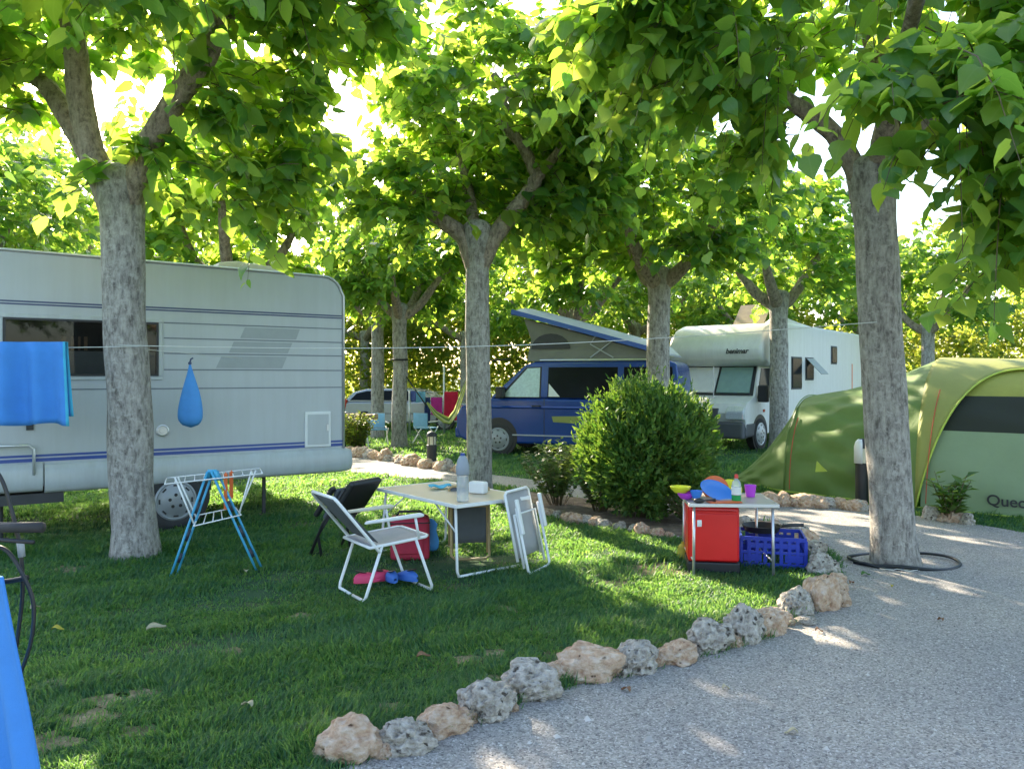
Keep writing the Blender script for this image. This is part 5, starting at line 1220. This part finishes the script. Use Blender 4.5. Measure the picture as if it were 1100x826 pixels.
mb = MB(); mb.grid(lambda u, v: Vector(((u - .5) * .19, (v - .5) * .13 * (1 - .3 * u), .014 + .014 * math.sin(u * 9 + v * 4) * math.sin(v * 5 + 1))), 14, 10); o = mb.build("cloth", M['cyan'], None, smooth=True, solid=.008); o.location = (at(473, 521, 6.9).x, 6.9, tbz + .012); o.rotation_euler = (0, 0, .3); tag(o, "crumpled turquoise cloth lying on the folding table", "cloth")

# ------------------------------------------------------------------ folded chairs
def folded(name, label, foot, lean_dir, h, w_, lean, fm, fab, arms=True, th=.07):
    """flat folded chair leaning; local x = width, tilts towards +y"""
    t = thing(name, label, "chair", foot, lean_dir)
    R = Matrix.Rotation(-lean, 4, 'X'); q = lambda x, y, z: R @ Vector((x, y, z))
    f = w_ / 2
    tb("back_frame", [[q(-f, 0, .12), q(-f, 0, h - .02), q(-f + .03, 0, h), q(f - .03, 0, h), q(f, 0, h - .02), q(f, 0, .12)]], .012, fm, t)
    mb = MB(); mb.grid(lambda u, v: q(lerp(-f + .005, f - .005, u), .01 * math.sin(u * PI), lerp(.14, h - .01, v)), 6, 6); mb.build("backrest", fab, t, smooth=True, solid=.004)
    tb("seat_frame", [[q(-f + .02, -th * .5, .06), q(-f + .02, -th * .5, h * .72), q(f - .02, -th * .5, h * .72), q(f - .02, -th * .5, .06)]], .011, fm, t)
    for s in (1, -1):
        tb("leg", [[q(s * (f - .01), -th, h * .80), q(s * (f - .01), -th, .04), q(s * (f - .04), -th, .015), q(0, -th, .012)]], .011, fm, t)
        if arms:
            mb = MB(); mb.box(s * f - .02, s * f + .02, -th - .035, -th - .012, .32, .62 if h > .7 else h * .9, R); mb.build("armrest", fm, t, bevel=.008)
    return t
folded("folded_chair", "folded chair with tan frame and black fabric leaning behind the folding table", (g(505, 599).x, 6.72, 0), .15, .62, .34, .12, M['chair_tan'], M['chair_grey'], False)
wf = folded("folded_chair", "folded white chair with light grey fabric leaning on the table's right end", (g(572, 616).x, 6.30, 0), math.radians(62), .66, .40, .22, M['white_tube'], M['chair_light'])
# black recliner, half folded
rc = thing("folded_recliner", "black folded reclining chair tipped behind the camp chair", "chair", (-1.62, 6.95, 0), math.radians(-28))
Rm = lambda a, b, y: (a, y, b)
for s in (1, -1):
    tb("frame", [[(-.02, s * .2, .02), (.12, s * .2, .30), (.36, s * .2, .62)]], .014, M['black'], rc); tb("leg", [[(.10, s * .19, .02), (.06, s * .19, .2), (.24, s * .19, .45)]], .013, M['black'], rc)
    mb = MB(); q = Matrix.Translation((.17, s * .23, .50)) @ Matrix.Rotation(-math.radians(52), 4, 'Y'); mb.box(-.16, .16, -.025, .025, -.02, .02, q); mb.build("armrest", M['black'], rc, bevel=.012)
q = Matrix.Translation((.30, 0, .52)) @ Matrix.Rotation(-math.radians(53), 4, 'Y')
mb = MB(); mb.box(-.19, .20, -.20, .20, -.045, .015, q); mb.build("folded_seat", M['black'], rc, bevel=.02)
q = Matrix.Translation((.21, 0, .45)) @ Matrix.Rotation(-math.radians(60), 4, 'Y')
mb = MB(); mb.box(-.13, .17, -.20, .20, .0, .04, q); mb.build("folded_back", M['chair_grey'], rc, bevel=.015)
tb("foot_bar", [[(-.02, -.2, .02), (-.02, .2, .02)], [(.10, -.19, .02), (.10, .19, .02)]], .013, M['black'], rc)

# ------------------------------------------------------------------ cooler bag, towel bundle, shoes
cb = thing("cooler_bag", "dark red cooler bag standing on the grass under the folding table", "cool bag", (g(439, 602).x, 6.78, 0), .12)
mb = MB(); mb.box(-.165, .165, -.12, .12, 0, .36); mb.build("body", M['cooler_red'], cb, bevel=.035, seg=3)
mb = MB(); mb.box(-.168, .168, -.124, .124, .315, .325); mb.build("zip", M['black'], cb, bevel=.003)
mb = MB(); mb.box(-.11, .11, -.135, -.115, .06, .24); mb.build("front_pocket", M['cooler_red'], cb, bevel=.015)
tb("strap", [[(-.12, 0, .355), (-.09, 0, .40), (.09, 0, .40), (.12, 0, .355)]], .011, M['black'], cb)
mb = MB(); rn = random.Random(2)
mb.lathe([(.03, 0), (.08, .02), (.09, .10), (.06, .20), (.07, .27), (.02, .32), (.004, .325)], 18); o = mb.build("beach_bag", M['bag_blue'], None, smooth=True); o.location = (g(463, 592).x, 7.05, 0); o.scale = (.8, .8, .9); tag(o, "crumpled light blue bag beside the red cooler bag", "bag")
def shoe(x, y, rz, mat, label, group, tilt=0):
    t = thing("shoe", label, "shoe", (x, y, .035), rz, group); t.rotation_euler = (tilt, 0, rz)
    out = [(.115 * math.cos(a) * (1 if math.cos(a) > 0 else .95), (.042 + .008 * math.cos(a)) * math.sin(a)) for a in [2 * PI * k / 20 for k in range(20)]]
    mb = MB(); mb.prism(out, 0, .022, 'z'); mb.build("sole", mat, t, bevel=.006)
    mb = MB(); mb.grid(lambda u, v: Vector((lerp(-.108, .112, u), -math.cos(v * PI) * (.040 + .006 * math.sin(u * 5)) * math.sin(PI * (.02 + u * .96)) ** .45, .02 + (.075 - .045 * u) * math.sin(v * PI) ** .7 * math.sin(PI * (.02 + u * .96)) ** .5)), 18, 12); mb.build("upper", mat, t, smooth=True)
    mb = MB(); mb.lathe([(.003, 0), (.030, 0), (.033, .006), (.003, .006)], 16, Matrix.Translation((-.05, 0, .078)) @ Matrix.Rotation(.25, 4, 'Y') @ Matrix.Diagonal((1.5, .8, 1, 1))); mb.build("opening", M['black'], t); return t
sx = g(398, 632); shoe(sx.x - .03, sx.y + .05, .5, M['pink'], "pink clog under the camp chair, left of its pair", "shoes under the camp chair"); shoe(sx.x + .06, sx.y + .14, .9, M['pink'], "pink clog under the camp chair, next to the blue shoes", "shoes under the camp chair", .25)
sx = g(420, 630); shoe(sx.x, sx.y + .05, 2.0, M['shoe_blue'], "blue shoe touching the pink clogs under the camp chair", "shoes under the camp chair", -.2); shoe(sx.x + .11, sx.y + .06, 2.5, M['shoe_blue'], "blue shoe farthest right under the camp chair", "shoes under the camp chair")

# ------------------------------------------------------------------ kitchen table, fridge, crate
kz = .565; kt = thing("kitchen_table", "small grey folding table carrying bright plastic dishes over the red fridge", "table", (1.74, 6.42, 0), math.radians(-4))
mb = MB(); mb.box(-.335, .335, -.29, .29, kz - .008, kz); mb.build("tabletop", M['table_grey'], kt, bevel=.003)
mb = MB(); 
for (a, b, c, d) in ((-.345, .345, -.30, -.29), (-.345, .345, .29, .30), (-.345, -.335, -.29, .29), (.335, .345, -.29, .29)): mb.box(a, b, c, d, kz - .024, kz + .003)
mb.build("rim", M['alu'], kt, bevel=.003)
for s in (1, -1):
    for q_ in (1, -1): tb("leg", [[(s * .30, q_ * .265, kz - .02), (s * .305, q_ * .27, 0)]], .011, M['alu'], kt)
tb("brace", [[(-.305, -.27, .12), (-.305, .27, .12)]], .007, M['alu'], kt); tb("brace", [[(.305, -.27, .12), (.305, .27, .12)]], .007, M['alu'], kt)
fx = thing("camping_fridge", "bright red box fridge with black base under the small grey table", "fridge", (1.625, 6.45, 0), math.radians(-9))
mb = MB(); mb.box(-.20, .20, -.19, .19, .085, .525); mb.build("body", M['fridge_red'], fx, bevel=.028, seg=4)
mb = MB(); mb.box(-.185, .185, -.199, -.185, .10, .47); mb.build("door", M['fridge_red'], fx, bevel=.012, seg=3)
mb = MB(); mb.box(-.165, .165, -.204, -.18, .485, .495); mb.build("top_ridge", M['fridge_red'], fx, bevel=.004)
mb = MB(); mb.box(-.205, .205, -.192, .192, 0, .083); mb.build("base", M['black'], fx, bevel=.012)
mb = MB(); mb.lathe([(.05, 0), (.055, .08), (.05, .14), (.015, .17), (.015, .19), (.003, .191)], 14); o = mb.build("gas_canister", M['dead_leaf_yellow'], None, auto=40); o.location = (1.44, 6.68, .01); o.scale = (.8, .8, .8); tag(o, "small orange yellow canister beside the fridge's left side", "canister")
mb = MB(); mb.grid(lambda u, v: Vector(((u - .5) * .035, -.004 * math.sin(v * 3), -.05 * v)), 3, 5); o = mb.build("clip_tag", M['label_white'], None, solid=.004); o.location = (1.455, 6.145, .44); tag(o, "little white tag clipped on the kitchen table's left front leg", "tag")
# blue crate with slotted walls
cr = thing("plastic_crate", "blue slotted plastic crate on the grass beside the red fridge", "crate", (2.17, 6.62, 0), math.radians(-14))
cw, cd_, chh = .25, .20, .25
mb = MB(); mb.box(-cw, cw, -cd_, cd_, .0, .015)
for s in (-1, 1):
    y0 = s * cd_; mb.box(-cw, cw, y0 - .008, y0 + .008, chh - .03, chh); mb.box(-cw, cw, y0 - .006, y0 + .006, .0, .04); mb.box(-cw, cw, y0 - .006, y0 + .006, .115, .135)
    for k in range(9):
        x = -cw + 2 * cw * k / 8; mb.box(x - .014, x + .014, y0 - .007, y0 + .007, .03, chh - .02)
    mb.box(-cw + .06, cw - .06, y0 - .004, y0 + .004, .16, .20); mb.box(-cw + .02, -.09, y0 - .0045, y0 + .0045, .05, .11); mb.box(.09, cw - .02, y0 - .0045, y0 + .0045, .05, .11)
    x0 = s * cw; mb.box(x0 - .008, x0 + .008, -cd_, cd_, chh - .03, chh + .001); mb.box(x0 - .006, x0 + .006, -cd_, cd_, .0, .041); mb.box(x0 - .006, x0 + .006, -cd_, cd_, .114, .136)
    for k in range(7):
        y = -cd_ + 2 * cd_ * k / 6; mb.box(x0 - .0075, x0 + .0075, y - .013, y + .013, .03, chh - .02)
mb.build("shell", M['crate_blue'], cr)
mb = MB(); mb.lathe([(.003, .0), (.13, .0), (.155, .045), (.16, .045), (.135, -.006), (.003, -.006)], 30); pan = thing("frying_pan", "black frying pan resting on top of the blue crate", "pan", (2.10, 6.66, chh + .012), math.radians(-8))
mb.build("bowl", M['black'], pan, auto=40)
mb = MB(); mb.tube([(.15, 0, .035), (.24, 0, .05), (.34, 0, .052)], [.012, .014, .016], 8); mb.build("handle", M['dark'], pan, smooth=True)
# dishes
def bowl(px, py, Y, r, h, mat, label, rot=(0, 0, 0), name="bowl", cat="bowl"):
    p = at(px, py, Y); mb = MB(); mb.lathe([(r * .55, 0), (r * .85, h * .5), (r, h), (r * .96, h), (r * .8, h * .5), (r * .5, .008), (.003, .008)], 26); o = mb.build(name, mat, None, auto=40); o.location = (p.x, Y, kz + .006); o.rotation_euler = rot; return tag(o, label, cat)
bowl(737, 530, 6.38, .075, .05, M['purple'], "purple plastic bowl at the left corner of the kitchen table")
o = bowl(731, 524, 6.40, .085, .05, M['yellow'], "yellow plastic bowl stacked on the purple bowl"); o.location.z += .045
o = bowl(768, 524, 6.42, .10, .045, M['bowl_blue'], "large blue plate propped tilted in the dishes", (math.radians(52), math.radians(14), .35), "plate", "plate"); o.location.z = kz + .055; o.scale = (1.6, .95, .6)
o = bowl(748, 528, 6.32, .05, .06, M['bowl_blue'], "small blue bowl between the yellow bowl and the tilted blue plate"); o.location.z += .012
o = bowl(768, 520, 6.55, .11, .02, M['orange'], "orange plate standing behind the tilted blue plate", (math.radians(58), math.radians(-22), .1), "plate", "plate"); o.location.z = kz + .06
o = bowl(785, 522, 6.58, .09, .02, M['yellow'], "yellow plate leaning behind the soap bottle", (math.radians(50), 0, 0), "plate", "plate"); o.location.z = kz + .05
mb = MB(); mb.box(-.13, .13, -.05, .05, 0, .008); o = mb.build("chopping_board", M['orange'], None, bevel=.003); o.location = (at(778, 538, 6.2).x, 6.2, kz + .004); o.rotation_euler = (0, 0, .1); tag(o, "flat orange board at the front edge of the kitchen table", "board")
ld = thing("black_sponge", "lumpy black sponge lying in front of the blue plate", "sponge", (at(751, 533, 6.18).x, 6.18, kz + .003))
mb = MB(); mb.lathe([(.02, 0), (.04, .008), (.045, .02), (.035, .035), (.01, .042), (.003, .042)], 16); o = mb.build("pad", M['black'], ld, smooth=True); o.scale = (1, .6, .9)
mb = MB(); mb.tube([(.03, 0, .018), (.10, .01, .02), (.13, .01, .022)], [.006, .006, .014], 8); mb.build("handle", M['black'], ld, smooth=True)
sb = thing("soap_bottle", "clear dish soap bottle with green liquid and red cap on the kitchen table", "bottle", (at(791, 534, 6.25).x, 6.25, kz + .004))
mb = MB(); mb.lathe([(.034, 0), (.037, .01), (.037, .05)], 18); mb.build("soap", M['soap'], sb, auto=40)
mb = MB(); mb.lathe([(.0375, .0505), (.0375, .12), (.03, .155), (.013, .175), (.012, .185)], 18); mb.build("shell", M['clear'], sb, smooth=True)
mb = MB(); mb.lathe([(.038, .055), (.038, .115)], 18); mb.build("paper_label", M['label_white'], sb)
mb = MB(); mb.lathe([(.016, .183), (.016, .205), (.010, .215), (.003, .216)], 12); mb.build("cap", M['red'], sb, auto=40)
mb = MB(); mb.lathe([(.036, 0), (.048, .095), (.044, .095), (.033, .006), (.003, .006)], 22); o = mb.build("cup", M['purple'], None, auto=40); o.location = (at(806, 530, 6.5).x, 6.5, kz + .004); tag(o, "purple plastic cup at the right end of the kitchen table", "cup")

# ------------------------------------------------------------------ hose round the tree
hp = []
c0 = Vector((3.22, 6.55, .02))
for k in range(60):
    a = -2.6 + 2 * PI * 1.12 * k / 59; r = .40 + .10 * math.sin(a * 1.0 + .6) + .04 * k / 59
    hp.append(c0 + Vector((r * 1.02 * math.cos(a), r * .72 * math.sin(a), .012 * math.sin(k * .3) + .006 * (k > 50))))
hp = [hp[0] + Vector((-.12, .12, 0))] + hp
line("garden_hose", hp, .014, M['hose'], "black hose looped on the gravel round the tree's foot", "hose")
# loose string by the hose
line("loose_string", [Vector((2.92, 6.28, .03)), Vector((3.0, 6.22, .035)), Vector((3.05, 6.27, .03)), Vector((3.12, 6.2, .03)), Vector((3.2, 6.24, .03))], .003, M['string'], "short white string lying over the hose on the gravel", "string")

# ------------------------------------------------------------------ far camp: car, chairs, table, towels, hammock
cr2 = thing("parked_car", "dark grey estate car parked behind the two thin trunks", "car", (-5.05, 23.2, 0), math.radians(-8))
CW = 1.6
low = [(.1, .25), (.0, .45), (.02, .70), (.1, .82), (3.0, .84), (3.75, .78), (3.95, .62), (3.95, .35), (3.8, .22), (.3, .22)]
up = [(.1, .82), (.35, 1.10), (.75, 1.20), (1.9, 1.22), (2.35, 1.16), (3.05, .84)]
vehicle_body(low, up, CW, .14, "body", M['car_silver'], cr2, .05)
yb2 = lambda z: .012 + .14 * max(0, z - .82) / .40
side_panel([(.30, .87), (.48, 1.07), (.80, 1.14), (.95, 1.14), (.95, .87)], yb2, "rear_side_window", M['glass_dark'], cr2)
side_panel([(1.02, .87), (1.02, 1.145), (1.8, 1.16), (1.8, .87)], yb2, "rear_door_window", M['glass_dark'], cr2); side_panel([(1.87, .87), (1.87, 1.16), (2.3, 1.11), (2.75, .87)], yb2, "front_door_window", M['glass_dark'], cr2)
mb = MB(); mb.prism([(-.02, .55), (.0, .80), (.12, .92), (.24, .88), (.16, .58)], -.012, .2); mb.build("tail_light", M['taillight'], cr2, bevel=.02)
for x in (.75, 3.15): wheel(cr2, x, .28, .28, .18, -.02, M['hub'])
mb = MB(); mb.box(-.04, .1, .08, CW - .08, .28, .48); mb.build("rear_bumper", M['car_silver'], cr2, bevel=.04)
mb = MB(); mb.box(.02, 3.9, -.008, .004, .48, .50); mb.build("rub_strip", M['black'], cr2)
# rustic railing/table at left
wt = thing("camp_sink_table", "wooden-topped table on dark posts beside the caravan's rear", "table", (-3.55, 17.3, 0), math.radians(-12))
mb = MB(); mb.box(-1.0, .55, -.3, .3, .62, .74); mb.build("tabletop", M['wood'], wt, bevel=.015)
for x in (-.8, .0, .45): tb("leg", [[(x, -.25, 0), (x, -.25, .63)]], .03, M['black'], wt)
for i, (x, y, rz, lb) in enumerate(((-3.05, 17.9, .3, "pale blue folding chair left of the trunk with a dark ring"), (-2.0, 18.4, 2.6, "pale blue folding chair right of the trunk with a dark ring"))):
    if i == 0:
        fc = thing("garden_chair", lb, "chair", (x, y, 0), rz, "pale blue chairs on the sunny grass")
        mb = MB(); mb.box(-.2, .2, -.2, .2, .36, .385); mb.build("seat", M['cloth_sky'], fc); mb = MB(); mb.box(-.2, .2, .2, .22, .40, .72); mb.build("backrest", M['cloth_sky'], fc)
        for s in (1, -1):
            tb("leg", [[(s * .22, -.22, .0), (s * .22, .18, .42)]], .014, M['white_tube'], fc); tb("leg", [[(s * .22, .24, 0), (s * .22, -.18, .40)]], .014, M['white_tube'], fc)
            tb("arm", [[(s * .23, -.2, .52), (s * .23, .2, .52)]], .016, M['white_tube'], fc)
    else:
        f2_ = copy_tree(fc); f2_.location = (x, y, 0); f2_.rotation_euler.z = rz; f2_['label'] = lb
pz = 1.16
for (px, lb) in ((477, "thin grey post holding the far washing line"), (440, "thin post at the left end of the far washing line")):
    q = at(px, 400, 21.0); mb = MB(); mb.tube([(0, 0, -.05), (0, 0, 1.85 if px == 477 else 1.2)], .025, 8); o = mb.build("line_post", M['alu'], None, smooth=True); o.location = (q.x, 21, 0); tag(o, lb, "post")
q0, q1 = at(440, 421, 21), at(506, 419, 21)
line("clothesline", [q0, q0.lerp(q1, .5) + Vector((0, 0, -.02)), q1], .004, M['string'], "far washing line with coloured towels by the hammock", "clothesline")
def ftowel(a, b, y0, y1, mat, lb, folds=1.5):
    A_, B_ = at(a, y0, 21), at(b, y0, 21); hanging("towel", lb, "towel", A_.x, B_.x, A_.z, at(a, y1, 21).z, mat, (0, 21, 0), 0, folds, .02, .8, int(a), nu=16)
ftowel(456, 462, 427, 456, M['towel_navy'], "narrow dark navy towel on the far washing line"); ftowel(463, 475, 427, 446, M['towel_pink'], "magenta pink towel on the far washing line")
ftowel(476.5, 492, 421, 451, M['towel_red'], "bright red towel on the far washing line"); ftowel(444, 457, 421, 432, M['cloth_sky'], "small sky blue cloth at the left of the far washing line"); ftowel(441, 447, 420, 431, M['blue_print'], "little dark blue cloth at the left end of the far washing line", .7)
# hammock: rope, hanging striped cloth
ha = at(437, 400, 17.5); hm = at(484, 456, 17.3); he = at(507, 402, 17.2)
hk = thing("hammock", "green striped hammock slung between the ringed trunk and the blue van", "hammock", (ha.x, ha.y, 0))
pts = [ha, at(457, 434, 17.4)]; hb_ = Vector((ha.x, ha.y, 0))
tb("rope", [[p - hb_ for p in (at(432, 398, 17.6), at(445, 417, 17.45), at(458, 436, 17.4))], [p - hb_ for p in (at(506, 404, 17.2), at(520, 388, 17.0), at(548, 385.5, 16.4))]], .014, M['black'], hk)
mid = [at(457, 434, 17.4), at(466, 447, 17.35), at(476, 455, 17.3), at(484, 457, 17.3), at(492, 446, 17.25), at(499, 424, 17.2), at(507, 402, 17.2)]
vs = []; fs = []; nn = len(mid)
for i, p in enumerate(mid):
    wd = .03 + .13 * math.sin(PI * i / (nn - 1)) 
    t_ = (mid[min(i + 1, nn - 1)] - mid[max(i - 1, 0)]).normalized(); nr = Vector((-t_.z, 0, t_.x))
    for k in range(9):
        u = k / 8 - .5; vs.append(p - hb_ + nr * (wd * u * .9 + .04) + Vector((0, wd * 1.6 * u, .5 * wd * (2 * u) ** 2)))
mb = MB(); mb.add(vs, [(i * 9 + k, (i + 1) * 9 + k, (i + 1) * 9 + k + 1, i * 9 + k + 1) for i in range(nn - 1) for k in range(8)])
ho_ = mb.build("cloth", M['hammock'], hk, smooth=True, solid=.01)
uv = ho_.data.uv_layers.new(name="UVMap")
for l in ho_.data.loops: uv.data[l.index].uv = ((l.vertex_index // 9) / (nn - 1), (l.vertex_index % 9) / 8)
ringp = at(430, 386, 17.43)
mb = MB(); mb.tube([Vector((-2.5 + .178 * math.cos(a), 17.6 + .178 * math.sin(a), ringp.z + .01 * math.sin(a))) for a in [2 * PI * k / 20 for k in range(21)]], .022, 6); tag(mb.build("tree_strap", M['black'], None, smooth=True), "dark strap wrapped round the sunny trunk, holding the hammock", "strap")

# ------------------------------------------------------------------ foreground left: rail, cables, big blue towel
rl = thing("bicycle_handlebar_stand", "grey post with a black gripped bar at the left edge", "stand", (-2.03, 2.95, 0))
tb("post", [[(0, 0, 0), (0, 0, .97)]], .022, M['alu'], rl)
tb("bar", [[(-.45, .02, .955), (0, 0, .985), (.12, 0, .99)]], .014, M['alu'], rl)
gx = at(48, 564, 2.95).x + 2.03
tb("grip", [[(.12, 0, .99), (gx, -.01, .992)]], .020, M['rubber'], rl)
tb("lever", [[(.03, -.01, .975), (.10, -.04, .955), (gx - .01, -.05, .945)]], .008, M['black'], rl)
rl.name = "bar_stand"
def pth(P, Y): 
    V_ = [at(*p, Y) for p in P]; Q = []
    for i in range(len(V_) - 1):
        a = V_[max(i - 1, 0)]; b = V_[i]; c = V_[i + 1]; d = V_[min(i + 2, len(V_) - 1)]
        for k in range(8):
            t = k / 8; Q.append(.5 * ((2 * b) + (c - a) * t + (2 * a - 5 * b + 4 * c - d) * t * t + (3 * b - a - 3 * c + d) * t ** 3))
    return Q + [V_[-1]]
ck = thing("black_cables", "black cables looping down from the gripped bar at the left edge", "cable", (-2.0, 2.98, 0)); off_ = Vector((-2.0, 2.98, 0))
tb("cable", [[p - off_ for p in pth([(-12, 495), (4, 520), (18, 570), (23, 600), (24, 640), (18, 690), (12, 720)], 3.0)]], .0075, M['black'], ck)
tb("cable", [[p - off_ for p in pth([(-12, 585), (8, 592), (26, 620), (36, 650), (33, 690), (20, 728)], 2.96)]], .0075, M['black'], ck)
tb("connector", [[p - off_ for p in (at(21.5, 580, 3.0), at(23.5, 598, 3.0))]], .013, M['grey_print'], ck)
tb("cable", [[p - off_ for p in pth([(-12, 626), (10, 624), (30, 620)], 2.98)]], .010, M['black'], ck)
Yb = 2.86
mb = MB()
def sheet(u, v):
    pt = at(lerp(2, -40, u), lerp(620, 612, u), Yb + .22 * u); pb = at(lerp(46, -40, u), 850, Yb - .18 + .3 * u)
    pm_ = at(lerp(22, -40, u), 720, Yb - .06 + .25 * u)
    k = v; p = pt * (1 - k) ** 2 + pm_ * 2 * k * (1 - k) + pb * k * k
    p.z = lerp(pt.z, .05, v)
    return p + Vector((.006 * math.sin(u * 14 + v * 3) * v, .02 * math.sin(u * 16 + v * 2) * (.3 + v), 0))
mb.grid(sheet, 20, 30); o = mb.build("towel", M['towel_blue'], None, smooth=True, solid=.012); tag(o, "large blue towel draped in the near left corner over the bar stand", "towel")
